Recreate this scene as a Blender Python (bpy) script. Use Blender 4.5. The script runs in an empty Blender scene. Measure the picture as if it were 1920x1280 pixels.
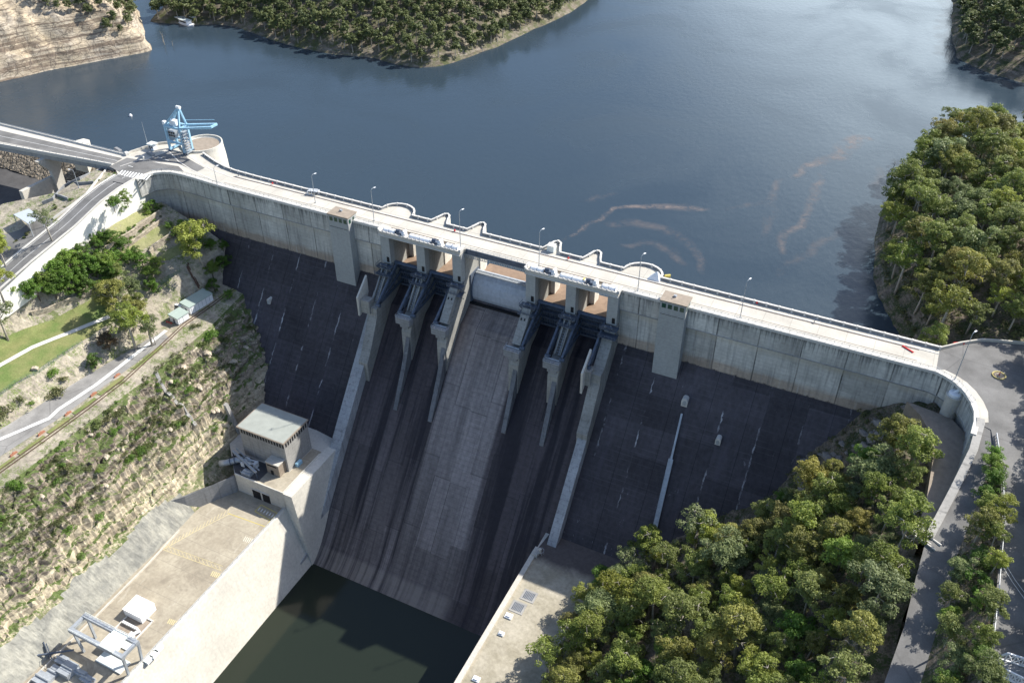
import bpy, math, random
import numpy as np
from mathutils import Vector, Matrix, noise as MN
from mathutils.bvhtree import BVHTree
random.seed(7)
SC = bpy.context.scene
COL = SC.collection
PI = math.pi
# ---------------------------------------------------------------- camera (solved from the dam's known sizes)
CX, CY, CZ, YAW, PITCH, ROLL, FPX = 131.4967, -254.6256, 175.3998, -.456537, .645382, -.000834, 1655.57
def cam_axes():
    cy, sy, cp, sp = math.cos(YAW), math.sin(YAW), math.cos(PITCH), math.sin(PITCH)
    fwd = Vector((sy*cp, cy*cp, -sp)); right = Vector((cy, -sy, 0)); up = right.cross(fwd)
    cr, sr = math.cos(ROLL), math.sin(ROLL)
    return cr*right+sr*up, -sr*right+cr*up, fwd
RT, UP, FW = cam_axes(); CP = Vector((CX, CY, CZ))
cam = bpy.data.cameras.new('camera'); cam.sensor_width = 36; cam.lens = FPX/1920*36
cam.clip_start = 1; cam.clip_end = 20000
co = bpy.data.objects.new('camera', cam); COL.objects.link(co); SC.camera = co
m = Matrix((RT, UP, -FW)).transposed().to_4x4(); m.translation = CP; co.matrix_world = m
# survey helpers: where a sight line meets a level / a plane (used to read real positions once)
def ray(u, v): return (RT*((u-960)/FPX) - UP*((v-640)/FPX) + FW)
def at(u, v, z=0.):
    d = ray(u, v); t = (z-CZ)/d.z; return (CX+t*d.x, CY+t*d.y)
def atY(u, v, Y=0.):
    d = ray(u, v); t = (Y-CY)/d.y; return (CX+t*d.x, CZ+t*d.z)
def atX(u, v, X=0.):
    d = ray(u, v); t = (X-CX)/d.x; return (CY+t*d.y, CZ+t*d.z)
def project(p):
    c = Vector(p)-CP; w = c.dot(FW); return 960+FPX*c.dot(RT)/w, 640-FPX*c.dot(UP)/w

# ---------------------------------------------------------------- object helpers
def tag(o, label=None, cat=None, group=None, kind=None):
    if label: o['label'] = label
    if cat: o['category'] = cat
    if group: o['group'] = group
    if kind: o['kind'] = kind
    return o
def thing(name, label, cat, loc=(0, 0, 0), rz=0, group=None):
    o = bpy.data.objects.new(name, None); COL.objects.link(o); o.empty_display_size = 1
    o.location = loc; o.rotation_euler = (0, 0, rz)
    return tag(o, label, cat, group)
def copy_tree(root, loc, rz=0, sc=1., label=None, group=None):
    r = root.copy(); COL.objects.link(r); r.location = loc; r.rotation_euler = (0, 0, rz)
    r.scale = sc if isinstance(sc, tuple) else (sc, sc, sc)
    if label: r['label'] = label
    if group: r['group'] = group
    for ch in list(root.children):
        c = ch.copy(); COL.objects.link(c); c.parent = r
        for g in ch.children:
            d = g.copy(); COL.objects.link(d); d.parent = c
    return r
class MB:
    def __init__(s): s.v = []; s.f = []; s.mi = []; s.m = 0
    def add(s, vs, fs):
        n = len(s.v); s.v += [tuple(p) for p in vs]; s.f += [tuple(i+n for i in f) for f in fs]; s.mi += [s.m]*len(fs)
        return s
    def box(s, x0, x1, y0, y1, z0, z1):
        if x0 > x1: x0, x1 = x1, x0
        if y0 > y1: y0, y1 = y1, y0
        if z0 > z1: z0, z1 = z1, z0
        return s.add([(x0,y0,z0),(x1,y0,z0),(x1,y1,z0),(x0,y1,z0),(x0,y0,z1),(x1,y0,z1),(x1,y1,z1),(x0,y1,z1)],
              [(0,3,2,1),(4,5,6,7),(0,1,5,4),(1,2,6,5),(2,3,7,6),(3,0,4,7)])
    def bar(s, a, b, w, h=None, up=(0,0,1)):      # rectangular bar from a to b
        a = Vector(a); b = Vector(b); d = (b-a)
        if d.length < 1e-6: return s
        d.normalize(); u = Vector(up)
        if abs(d.dot(u)) > .98: u = Vector((0,1,0))
        r = d.cross(u).normalized(); u = r.cross(d); h = h or w; r = r*w/2; u = u*h/2
        return s.add([a-r-u, a+r-u, a+r+u, a-r+u, b-r-u, b+r-u, b+r+u, b-r+u],
              [(0,1,2,3),(7,6,5,4),(0,4,5,1),(1,5,6,2),(2,6,7,3),(3,7,4,0)])
    def tube(s, pts, r, n=8, cap=True):
        pts = [Vector(p) for p in pts]; rs = r if isinstance(r, (list, tuple)) else [r]*len(pts)
        vs = []; fs = []
        for i, p in enumerate(pts):
            d = (pts[min(i+1, len(pts)-1)]-pts[max(i-1, 0)]).normalized()
            u = Vector((0,0,1)) if abs(d.z) < .95 else Vector((1,0,0))
            a = d.cross(u).normalized(); b = d.cross(a)
            for k in range(n):
                t = 2*PI*k/n; vs.append(p+(a*math.cos(t)+b*math.sin(t))*rs[i])
        for i in range(len(pts)-1):
            for k in range(n):
                k2 = (k+1) % n; fs.append((i*n+k, i*n+k2, (i+1)*n+k2, (i+1)*n+k))
        if cap: fs += [tuple(range(n))[::-1], tuple(range((len(pts)-1)*n, len(pts)*n))]
        return s.add(vs, fs)
    def prism(s, poly, a, b, ax='x'):               # polygon extruded along an axis
        n = len(poly)
        P = {'x': lambda p, t: (t, p[0], p[1]), 'y': lambda p, t: (p[0], t, p[1]), 'z': lambda p, t: (p[0], p[1], t)}[ax]
        vs = [P(p, a) for p in poly]+[P(p, b) for p in poly]
        fs = [tuple(range(n))[::-1], tuple(range(n, 2*n))]+[(i, (i+1) % n, n+(i+1) % n, n+i) for i in range(n)]
        return s.add(vs, fs)
    def sheet(s, poly, z):
        return s.add([(p[0], p[1], z if not callable(z) else z(p[0], p[1])) for p in poly], [tuple(range(len(poly)))])
    def ribbon(s, A, B):                            # strip between two 3d polylines
        n = len(A); return s.add(list(A)+list(B), [(i, i+1, n+i+1, n+i) for i in range(n-1)])
    def wallpath(s, path, t, h, z=None, side=0):    # wall along a 2d/3d path; thickness t, height h
        P = [Vector((p[0], p[1], p[2] if len(p) > 2 else (z or 0))) for p in path]; n = len(P); vs = []
        for i, p in enumerate(P):
            d = (P[min(i+1, n-1)]-P[max(i-1, 0)]); d.z = 0; d.normalize(); nn = Vector((-d.y, d.x, 0))
            o = nn*(t*(side-.5)); q = nn*(t*(side+.5))
            vs += [p+o, p+q, p+q+Vector((0,0,h)), p+o+Vector((0,0,h))]
        fs = []
        for i in range(n-1):
            for k in range(4): fs.append((i*4+k, i*4+(k+1) % 4, (i+1)*4+(k+1) % 4, (i+1)*4+k))
        fs += [(0,1,2,3), tuple((n-1)*4+k for k in (3,2,1,0))]
        return s.add(vs, fs)
    def lathe(s, prof, c=(0,0), n=24):
        vs = []; fs = []
        for r, z in prof:
            for k in range(n): t = 2*PI*k/n; vs.append((c[0]+r*math.cos(t), c[1]+r*math.sin(t), z))
        for i in range(len(prof)-1):
            for k in range(n): fs.append((i*n+k, i*n+(k+1) % n, (i+1)*n+(k+1) % n, (i+1)*n+k))
        fs += [tuple(range(n))[::-1], tuple(range((len(prof)-1)*n, len(prof)*n))]
        return s.add(vs, fs)
    def build(s, name, mats, parent=None, smooth=False, world=True):
        me = bpy.data.meshes.new(name); vs = s.v
        o = bpy.data.objects.new(name, me)
        if parent is not None:
            o.parent = parent
            if world:
                L = []; p = parent; M = Matrix.Identity(4); ch = []
                while p is not None: ch.append(p); p = p.parent
                for p in reversed(ch): M = M @ Matrix.Translation(p.location) @ p.rotation_euler.to_matrix().to_4x4()
                Mi = M.inverted(); vs = [tuple(Mi @ Vector(v)) for v in vs]
        me.from_pydata(vs, [], s.f)
        mats = mats if isinstance(mats, (list, tuple)) else [mats]
        for mt in mats: me.materials.append(mt)
        if len(mats) > 1: me.polygons.foreach_set('material_index', s.mi)
        if smooth: me.polygons.foreach_set('use_smooth', [True]*len(me.polygons))
        me.validate(); me.update()
        COL.objects.link(o); return o

# ---------------------------------------------------------------- shader helpers
class G:
    def __init__(s, name):
        s.mat = bpy.data.materials.new(name); s.mat.use_nodes = True; s.t = s.mat.node_tree; s.t.nodes.clear()
        s.out = s.N('ShaderNodeOutputMaterial'); s.tc = s.N('ShaderNodeTexCoord'); s.P = s.tc.outputs['Object']
        sp = s.N('ShaderNodeSeparateXYZ'); s.L(s.P, sp.inputs[0]); s.x, s.y, s.z = sp.outputs
    def N(s, t): return s.t.nodes.new(t)
    def L(s, a, b): s.t.links.new(a, b)
    def put(s, v, sock):
        if isinstance(v, bpy.types.NodeSocket): s.L(v, sock)
        elif isinstance(v, (tuple, list)) and len(v) == 3 and sock.type == 'RGBA': sock.default_value = (*v, 1)
        else: sock.default_value = v
    def m(s, op, a, b=0., c=None, clamp=False):
        n = s.N('ShaderNodeMath'); n.operation = op; n.use_clamp = clamp; s.put(a, n.inputs[0]); s.put(b, n.inputs[1])
        if c is not None: s.put(c, n.inputs[2])
        return n.outputs[0]
    def vec(s, x, y, z):
        n = s.N('ShaderNodeCombineXYZ'); s.put(x, n.inputs[0]); s.put(y, n.inputs[1]); s.put(z, n.inputs[2]); return n.outputs[0]
    def scale(s, v, sc):
        n = s.N('ShaderNodeVectorMath'); n.operation = 'MULTIPLY'; s.put(v, n.inputs[0]); n.inputs[1].default_value = sc; return n.outputs[0]
    def noise(s, v, sc=1., det=3., rough=.55, dist=0.):
        n = s.N('ShaderNodeTexNoise'); s.put(v, n.inputs['Vector']); n.inputs['Scale'].default_value = sc
        n.inputs['Detail'].default_value = det; n.inputs['Roughness'].default_value = rough; n.inputs['Distortion'].default_value = dist
        return n.outputs[0]
    def white(s, v):
        n = s.N('ShaderNodeTexWhiteNoise'); n.noise_dimensions = '3D'; s.put(v, n.inputs['Vector']); return n.outputs[0]
    def voro(s, v, sc=1., feat='F1', out='Distance'):
        n = s.N('ShaderNodeTexVoronoi'); n.feature = feat; s.put(v, n.inputs['Vector']); n.inputs['Scale'].default_value = sc
        return n.outputs[out]
    def map(s, v, a, b, c=0., d=1.):
        n = s.N('ShaderNodeMapRange'); n.clamp = True
        for k, q in enumerate((v, a, b, c, d)): s.put(q, n.inputs[k])
        return n.outputs[0]
    def mix(s, f, a, b, mode='MIX'):
        n = s.N('ShaderNodeMix'); n.data_type = 'RGBA'; n.blend_type = mode
        s.put(f, n.inputs[0]); s.put(a, n.inputs[6]); s.put(b, n.inputs[7]); return n.outputs[2]
    def mul(s, c, f):      # colour times a float socket
        n = s.N('ShaderNodeMix'); n.data_type = 'RGBA'; n.blend_type = 'MULTIPLY'; n.inputs[0].default_value = 1
        s.put(c, n.inputs[6]); k = s.N('ShaderNodeCombineColor')
        for i in range(3): s.put(f, k.inputs[i])
        s.L(k.outputs[0], n.inputs[7]); return n.outputs[2]
    def done(s, col, rough=.8, metal=0., bump=None, bs=.3, bd=.1, spec=.3, ior=None, trans=None, alpha=None):
        p = s.N('ShaderNodeBsdfPrincipled'); s.put(col, p.inputs['Base Color']); s.put(rough, p.inputs['Roughness'])
        p.inputs['Metallic'].default_value = metal; p.inputs['Specular IOR Level'].default_value = spec
        if ior: p.inputs['IOR'].default_value = ior
        if alpha is not None: s.put(alpha, p.inputs['Alpha'])
        if bump is not None:
            b = s.N('ShaderNodeBump'); b.inputs['Strength'].default_value = bs; b.inputs['Distance'].default_value = bd
            s.L(bump, b.inputs['Height']); s.L(b.outputs[0], p.inputs['Normal'])
        sh = p.outputs[0]
        if trans:
            tr = s.N('ShaderNodeBsdfTranslucent'); s.put(col, tr.inputs[0]); mx = s.N('ShaderNodeMixShader'); mx.inputs[0].default_value = trans
            s.L(sh, mx.inputs[1]); s.L(tr.outputs[0], mx.inputs[2]); sh = mx.outputs[0]
        s.L(sh, s.out.inputs[0]); return s.mat

def simple(name, col, rough=.7, metal=0., var=.25, sc=.6, spec=.3):
    g = G(name); n = g.noise(g.P, sc, 4); n2 = g.noise(g.P, sc*7, 3)
    f = g.map(g.m('ADD', g.m('MULTIPLY', n, .65), g.m('MULTIPLY', n2, .35)), .3, .7, 1-var, 1+var*.6)
    return g.done(g.mul(col, f), rough, metal, spec=spec)
M = {}
def concrete(name, col, streak=.5, lift=1.5, joint=0., stain=(.05,.05,.055), top=None, rough=.85, mottle=.2):
    """board-marked concrete: mottling, lift lines, joints, dark run-off streaks"""
    g = G(name)
    n = g.noise(g.P, .06, 5, .6); n2 = g.noise(g.P, .9, 4, .6)
    f = g.m('MULTIPLY', g.map(n, .3, .7, 1-mottle, 1+mottle*.6), g.map(n2, .3, .7, .88, 1.08))
    c = g.mul(col, f)
    st = g.noise(g.scale(g.P, (.9, .9, .045)), 1., 4, .62)
    c = g.mix(g.m('MULTIPLY', g.map(st, .52, .72), streak), c, stain)
    pale = g.noise(g.scale(g.P, (.5, .5, .03)), 1.3, 3, .6)
    c = g.mix(g.m('MULTIPLY', g.map(pale, .62, .75), .25*min(1, streak*2)), c, (.6,.6,.58))
    if top is not None:      # drips hanging from an upper edge at height top, a few metres long
        dr = g.noise(g.vec(g.m('MULTIPLY', g.x, 1.1), g.m('MULTIPLY', g.y, 1.1), 0.), 1., 3, .7)
        ln = g.map(dr, .4, .75, .3, 8.)
        d = g.m('SUBTRACT', top, g.z)
        k = g.m('MULTIPLY', g.m('LESS_THAN', d, ln), g.m('GREATER_THAN', d, -.6))
        fade = g.m('SUBTRACT', 1., g.m('DIVIDE', d, g.m('ADD', ln, .01)), clamp=True)
        c = g.mix(g.m('MULTIPLY', g.m('MULTIPLY', k, fade), .85), c, stain)
    if lift:
        fr = g.m('FRACT', g.m('DIVIDE', g.z, lift)); c = g.mix(g.m('MULTIPLY', g.m('LESS_THAN', fr, .07), .3), c, stain)
    if joint:
        fr = g.m('FRACT', g.m('DIVIDE', g.x, joint)); c = g.mix(g.m('MULTIPLY', g.m('LESS_THAN', fr, .02), .6), c, stain)
    return g.done(c, rough, bump=n2, bs=.3, bd=.05)
# ---------------------------------------------------------------- materials
M['conc'] = concrete('weathered concrete', (.36,.35,.33), .35, 1.5)
M['conc_light'] = concrete('pale concrete', (.56,.53,.47), .12, 0, mottle=.12, stain=(.2,.19,.17))
M['conc_wall'] = concrete('cream wall concrete', (.64,.61,.54), .16, 0, mottle=.14, stain=(.25,.23,.2))  # plain cream base colour with faint mottling
M['wall_white'] = concrete('bleached wall concrete', (.80,.78,.72), .12, 0, mottle=.1, stain=(.35,.34,.3))
M['tail'] = concrete('algae darkened concrete', (.185,.19,.20), .6, 1.4, mottle=.25, stain=(.04,.04,.045))
M['conc_grey'] = concrete('grey concrete', (.27,.275,.28), .4, 1.5, mottle=.2)
M['tower'] = concrete('tower concrete', (.38,.39,.38), .12, 1.2, mottle=.1, stain=(.2,.2,.2))
M['pier'] = concrete('pier concrete', (.33,.325,.30), .45, 1.8, mottle=.25, stain=(.07,.065,.06))
M['coping'] = simple('coping concrete', (.6,.58,.54), .8, var=.15)
M['train'] = concrete('training wall concrete', (.40,.41,.42), .5, 1.4, mottle=.25, stain=(.05,.05,.06))

def face_upper():
    g = G('upper dam wall concrete'); n = g.noise(g.P, .07, 5, .6); n2 = g.noise(g.P, .8, 4, .65)
    f = g.m('MULTIPLY', g.map(n, .3, .7, .72, 1.15), g.map(n2, .3, .7, .85, 1.1))
    cell = g.white(g.vec(g.m('FLOOR', g.m('DIVIDE', g.x, 7.2)), 0., g.m('FLOOR', g.m('DIVIDE', g.z, 3.))))
    f = g.m('MULTIPLY', f, g.map(cell, 0, 1, .9, 1.06))
    c = g.mul((.58,.57,.53), f)
    # tan tide band near the foot
    e = g.m('ADD', g.z, g.m('MULTIPLY', g.noise(g.scale(g.P, (.12,.12,.5)), 1., 3), 4.))
    c = g.mix(g.m('MULTIPLY', g.map(e, -17.2, -19.5), .75), c, g.mul((.42,.32,.24), f))
    st = g.noise(g.scale(g.P, (.7,.7,.035)), 1., 5, .68)
    c = g.mix(g.map(st, .5, .7, 0, .6), c, (.13,.13,.135))
    pale = g.noise(g.scale(g.P, (.45,.45,.03)), 1.7, 3, .6)
    c = g.mix(g.map(pale, .58, .72, 0, .45), c, (.55,.56,.55))
    dr = g.noise(g.vec(g.m('MULTIPLY', g.x, 1.3), g.m('MULTIPLY', g.y, .8), 0.), 1., 4, .75)
    ln = g.map(dr, .42, .7, .2, 9.)
    d = g.m('MULTIPLY', g.z, -1.)
    k = g.m('LESS_THAN', d, ln); fade = g.m('SUBTRACT', 1.05, g.m('DIVIDE', d, g.m('ADD', ln, .01)), clamp=True)
    c = g.mix(g.m('MULTIPLY', g.m('MULTIPLY', k, fade), .8), c, (.05,.055,.06))
    fr = g.m('FRACT', g.m('DIVIDE', g.z, 1.5)); c = g.mix(g.m('MULTIPLY', g.m('LESS_THAN', fr, .08), .22), c, (.1,.1,.1))
    jn = g.m('FRACT', g.m('DIVIDE', g.m('ADD', g.x, g.m('MULTIPLY', n2, .3)), 14.4))
    c = g.mix(g.m('MULTIPLY', g.m('LESS_THAN', jn, .03), g.map(st, .35, .6, .2, .9)), c, (.06,.06,.06))
    e3 = g.m('ADD', g.z, g.m('MULTIPLY', n2, .5)); c = g.mix(g.m('MULTIPLY', g.m('MULTIPLY', g.m('LESS_THAN', e3, -8.1), g.m('GREATER_THAN', e3, -8.9)), .75), c, (.07,.07,.075))  # shade under the ledge painted in as a dark line
    c = g.mix(g.m('MULTIPLY', g.m('MULTIPLY', g.map(g.z, -9.,-9.6), g.map(g.z, -12.,-10.6)), g.map(st, .4, .6, .1, .5)), c, (.52,.47,.38))
    blk = g.white(g.vec(g.m('FLOOR', g.m('DIVIDE', g.x, 14.4)), 5., g.m('FLOOR', g.m('DIVIDE', g.m('ADD', g.z, 8.2), 16.)))); c = g.mul(c, g.map(blk, 0, 1, .82, 1.08))
    # ragged dark growth at the very foot
    e2 = g.m('ADD', g.z, g.m('MULTIPLY', g.noise(g.scale(g.P, (.5,.5,.15)), 1., 4, .7), 3.4))
    c = g.mix(g.map(e2, -22.3, -23.), c, (.035,.033,.04))
    return g.done(c, .85, bump=n2, bs=.3, bd=.06)
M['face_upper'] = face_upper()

def face_dark():
    g = G('blackened dam face'); n = g.noise(g.P, .05, 5, .6); n2 = g.noise(g.scale(g.P, (1.,.6,.6)), .7, 5, .7)
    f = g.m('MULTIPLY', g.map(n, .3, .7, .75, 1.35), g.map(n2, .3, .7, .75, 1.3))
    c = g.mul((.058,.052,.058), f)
    lf = g.m('FRACT', g.m('DIVIDE', g.m('ADD', g.z, g.m('MULTIPLY', n2, .25)), 1.52)); c = g.mix(g.m('MULTIPLY', g.m('LESS_THAN', lf, .2), g.map(g.noise(g.scale(g.P, (.15,.3,.3)), 1., 3), .4, .6, .0, .4)), c, (.10,.092,.10))
    ln = g.noise(g.scale(g.P, (.02,.8,1.6)), 1., 3, .7)
    c = g.mix(g.map(ln, .55, .75, 0, .35), c, (.075,.072,.085))
    # contraction joints, some of them with pale lime streaks
    q = g.m('FRACT', g.m('DIVIDE', g.m('ADD', g.x, g.m('MULTIPLY', g.noise(g.P, .5, 3), 1.2)), 13.6))
    jm = g.map(g.noise(g.scale(g.P, (.12,.09,.09)), 1., 4, .7), .5, .62)
    wd = g.map(n2, .3, .7, .01, .06)
    c = g.mix(g.m('MULTIPLY', g.m('MULTIPLY', g.m('LESS_THAN', q, wd), jm), .8), c, (.42,.41,.42))
    q2 = g.m('FRACT', g.m('DIVIDE', g.m('ADD', g.x, 5.3), 13.6))
    c = g.mix(g.m('MULTIPLY', g.m('LESS_THAN', q2, .012), .8), c, (.012,.012,.015))
    # splashes of lime
    sp = g.noise(g.scale(g.P, (.35,.12,.12)), 1., 6, .8); sp2 = g.noise(g.P, .03, 3)
    c = g.mix(g.m('MULTIPLY', g.map(sp, .64, .72), g.map(sp2, .42, .56, 0, .7)), c, (.42,.41,.43))
    wash = g.noise(g.scale(g.P, (.4,.02,.02)), 1., 4, .65)
    c = g.mix(g.map(wash, .55, .78, 0, .3), c, (.11,.10,.125))
    pz = g.white(g.vec(g.m('FLOOR', g.m('DIVIDE', g.x, 13.6)), g.m('FLOOR', g.m('DIVIDE', g.z, 9.)), 2.)); c = g.mul(c, g.map(pz, 0, 1, .8, 1.25))
    return g.done(c, .75, bump=n2, bs=.4, bd=.08)
M['face_dark'] = face_dark()

def chute():
    g = G('spillway chute concrete'); n2 = g.noise(g.P, .6, 5, .65)
    ax = g.m('ABSOLUTE', g.x)
    cen = g.map(ax, 12.8, 14.2, 1., 0.)
    low = g.map(g.z, -55., -108., 0., 1.)
    base = g.mix(cen, (.066,.055,.060), (.28,.247,.236))
    base = g.mix(g.m('MULTIPLY', low, g.map(g.x, 14., 20., .8, .15)), base, (.165,.145,.14))
    # worn panels of different age
    cx = g.m('FLOOR', g.m('DIVIDE', g.m('ADD', g.x, 50.2), 7.3))
    off = g.m('MULTIPLY', g.white(g.vec(cx, 3., 0.)), 40.)
    cz = g.m('FLOOR', g.m('DIVIDE', g.m('ADD', g.z, off), 23.))
    w = g.white(g.vec(cx, cz, 1.)); w2 = g.white(g.vec(cx, cz, 7.))
    amt = g.map(low, 0, 1, .25, .6)
    c = g.mul(base, g.m('ADD', 1., g.m('MULTIPLY', g.m('SUBTRACT', w, .5), amt)))
    # dark wet streaks down the slope
    st = g.noise(g.scale(g.P, (.27,.010,.010)), 1., 5, .62, .25)
    sm = g.map(cen, 0, 1, .92, .4)
    c = g.mix(g.m('MULTIPLY', g.map(st, .46, .62), sm), c, (.018,.016,.022))
    st2 = g.noise(g.scale(g.P, (1.4,.02,.02)), 1., 3, .6)
    c = g.mix(g.map(st2, .55, .75, 0, .5), c, (.03,.027,.032))
    # panel edges
    fx = g.m('FRACT', g.m('DIVIDE', g.m('ADD', g.x, 50.2), 7.3)); c = g.mix(g.m('MULTIPLY', g.m('LESS_THAN', fx, .03), g.map(g.white(g.vec(cx, cz, 4.)), .5, .8, 0., .7)), c, (.012,.012,.015))
    fz = g.m('FRACT', g.m('DIVIDE', g.m('ADD', g.z, off), 23.)); c = g.mix(g.m('MULTIPLY', g.m('LESS_THAN', fz, .014), .35), c, (.02,.02,.022))
    hz = g.m('FRACT', g.m('DIVIDE', g.z, 1.5)); c = g.mix(g.m('MULTIPLY', g.m('LESS_THAN', hz, .1), .2), c, (.02,.02,.025))
    c = g.mul(c, g.map(n2, .3, .7, .78, 1.2))
    # brown rust strip against the left side of the middle bay
    b = g.m('MULTIPLY', g.map(g.x, -13.6, -9.5, 1., 0.), g.m('MULTIPLY', cen, g.map(g.z, -50., -30.)))
    c = g.mix(g.m('MULTIPLY', b, .75), c, (.09,.05,.03))
    # cleaner lip at the water
    c = g.mix(g.m('MULTIPLY', g.m('MULTIPLY', g.map(g.m('ADD', g.z, g.m('MULTIPLY', n2, 2.)), -111.8, -112.6), g.map(g.x, 12., 16., 1., 0.)), g.map(st, .6, .45, .1, .6)), c, (.24,.215,.19))
    return g.done(c, .7, bump=n2, bs=.3, bd=.06)
M['chute'] = chute()

def deckm():
    g = G('deck slab concrete'); n = g.noise(g.P, .09, 5, .6); n2 = g.noise(g.P, 1.2, 4, .6)
    c = g.mul((.52,.49,.43), g.m('MULTIPLY', g.map(n, .3, .7, .84, 1.1), g.map(n2, .3, .7, .92, 1.05)))
    fx = g.m('FRACT', g.m('DIVIDE', g.x, 9.1)); c = g.mix(g.m('MULTIPLY', g.m('LESS_THAN', fx, .025), .35), c, (.2,.19,.17))
    cl = g.white(g.vec(g.m('FLOOR', g.m('DIVIDE', g.x, 9.1)), g.m('FLOOR', g.m('DIVIDE', g.y, 4.4)), 0.))
    c = g.mul(c, g.map(cl, 0, 1, .92, 1.04))
    st = g.noise(g.scale(g.P, (.05,.9,1.)), 1., 4, .65); c = g.mix(g.map(st, .55, .75, 0, .35), c, (.34,.31,.27))
    return g.done(c, .85)
M['deck'] = deckm()
def asphalt(name, col=(.2,.2,.2)):
    g = G(name); n = g.noise(g.P, .12, 5, .6); n2 = g.noise(g.P, 2.5, 4, .6); cr = g.voro(g.P, .03, 'DISTANCE_TO_EDGE')
    c = g.mul(col, g.m('MULTIPLY', g.map(n, .3, .7, .72, 1.25), g.map(n2, .3, .7, .9, 1.1)))
    c = g.mix(g.m('MULTIPLY', g.m('LESS_THAN', cr, .006), .3), c, (.07,.07,.07))
    return g.done(c, .9, bump=n2, bs=.2, bd=.02)
M['asphalt'] = asphalt('road asphalt', (.165,.162,.158)); M['asphalt_pale'] = asphalt('old pale asphalt', (.27,.262,.25)); M['asphalt_dark'] = asphalt('dark asphalt', (.085,.083,.085))
M['paint'] = simple('white road paint', (.72,.72,.7), .6, var=.2, sc=2)
M['yellow'] = simple('yellow paint', (.62,.5,.12), .6, var=.2, sc=2)
M['white'] = simple('white painted metal', (.82,.83,.84), .45, var=.08)
M['roof_white'] = simple('pale roof sheet', (.62,.66,.64), .5, var=.08)
M['steel'] = simple('blue grey painted steel', (.11,.135,.18), .5, .2, var=.4, sc=.8)
M['steel_light'] = simple('galvanised steel', (.42,.45,.48), .5, .3, var=.3)
M['shed_roof'] = simple('grey green roof sheet', (.36,.43,.39), .6, var=.12)
M['blue'] = simple('pale blue crane paint', (.32,.53,.68), .45, var=.2)
M['black'] = simple('dark opening', (.015,.015,.018), .7)
M['red'] = simple('red plastic', (.6,.03,.03), .5); M['orange'] = simple('faded orange plastic', (.42,.19,.12), .6)
M['rust'] = simple('rusty rail steel', (.10,.06,.045), .8)
M['brown_roof'] = simple('brown roof slab', (.30,.25,.20), .85)
M['green_roof'] = simple('grey green roof membrane', (.34,.36,.33), .85, var=.15, sc=.3)
M['glass'] = simple('dark green glass', (.02,.07,.05), .15, spec=.6)
M['gate_face'] = concrete('painted gate skin', (.45,.49,.55), .4, 0, stain=(.2,.25,.32), rough=.45)
M['wood'] = simple('dark timber', (.06,.05,.045), .8)
def rock(name, a=(.40,.33,.24), b=(.22,.19,.16), cc=(.50,.42,.30), green=0., strata=1.1, dark=.5, gcol=(.09,.12,.03), fresh=None):
    g = G(name); n = g.noise(g.P, .09, 6, .65, .4); n2 = g.noise(g.P, .55, 6, .7)
    s = g.noise(g.vec(g.m('MULTIPLY', g.x, .06), g.m('MULTIPLY', g.y, .06), g.m('MULTIPLY', g.z, strata)), 1., 4, .7)
    c = g.mix(g.map(n, .35, .65), a, b); c = g.mix(g.map(s, .45, .65), c, cc)
    cr = g.voro(g.scale(g.P, (1.,1.,1.8)), .28, 'DISTANCE_TO_EDGE'); c = g.mix(g.m('MULTIPLY', g.map(cr, .05, .0), dark), c, (.05,.045,.04))
    if fresh is not None:
        big = g.noise(g.scale(g.P, (.05,.03,.12)), 1., 5, .7, .6)
        c = g.mix(g.m('MULTIPLY', g.map(g.m('ADD', g.z, g.m('MULTIPLY', big, 14.)), fresh+9, fresh+1), .85), c, g.mix(g.map(s, .42, .6), (.60,.53,.38), (.44,.37,.27)))
        c = g.mix(g.map(big, .60, .66, 0, .75), c, (.10,.085,.075)); c = g.mix(g.map(big, .40, .34, 0, .6), c, (.55,.50,.42))
        v3 = g.voro(g.scale(g.P, (.5,.35,1.3)), .45, 'F1', 'Color'); sv = g.N('ShaderNodeSeparateColor'); g.L(v3, sv.inputs[0]); c = g.mul(c, g.map(sv.outputs[0], 0, 1, .66, 1.25))
    c = g.mul(c, g.map(n2, .3, .7, .6, 1.3))
    if green:
        gn = g.noise(g.P, .16, 6, .72); gn2 = g.noise(g.P, 1.6, 4, .7)
        geo = g.N('ShaderNodeNewGeometry'); sp = g.N('ShaderNodeSeparateXYZ'); g.L(geo.outputs['Normal'], sp.inputs[0])
        f = g.m('MULTIPLY', g.map(g.m('ADD', g.m('MULTIPLY', gn, .6), g.m('MULTIPLY', gn2, .4)), .62-green*.3, .70-green*.3), g.map(sp.outputs[2], .35, .6))
        c = g.mix(f, c, g.mul(gcol, g.map(gn2, .3, .7, .6, 1.5)))
    h = g.m('ADD', g.m('MULTIPLY', n2, 1.), g.m('MULTIPLY', s, .8))
    return g.done(c, .9, bump=h, bs=.8, bd=.5)
M['rock'] = rock('sandstone hillside', (.36,.30,.22), (.19,.155,.125), (.48,.42,.33), green=.72, gcol=(.085,.115,.035), strata=.9, dark=.9, fresh=-62.)
M['rock_r'] = rock('dark bush soil', (.19,.15,.11), (.11,.09,.07), (.27,.22,.17), green=.5, gcol=(.04,.055,.018))
M['far_soil'] = rock('lake shore soil', (.20,.165,.125), (.11,.09,.07), (.27,.235,.19), green=.5, gcol=(.07,.08,.03))
M['cliffs'] = None
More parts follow.
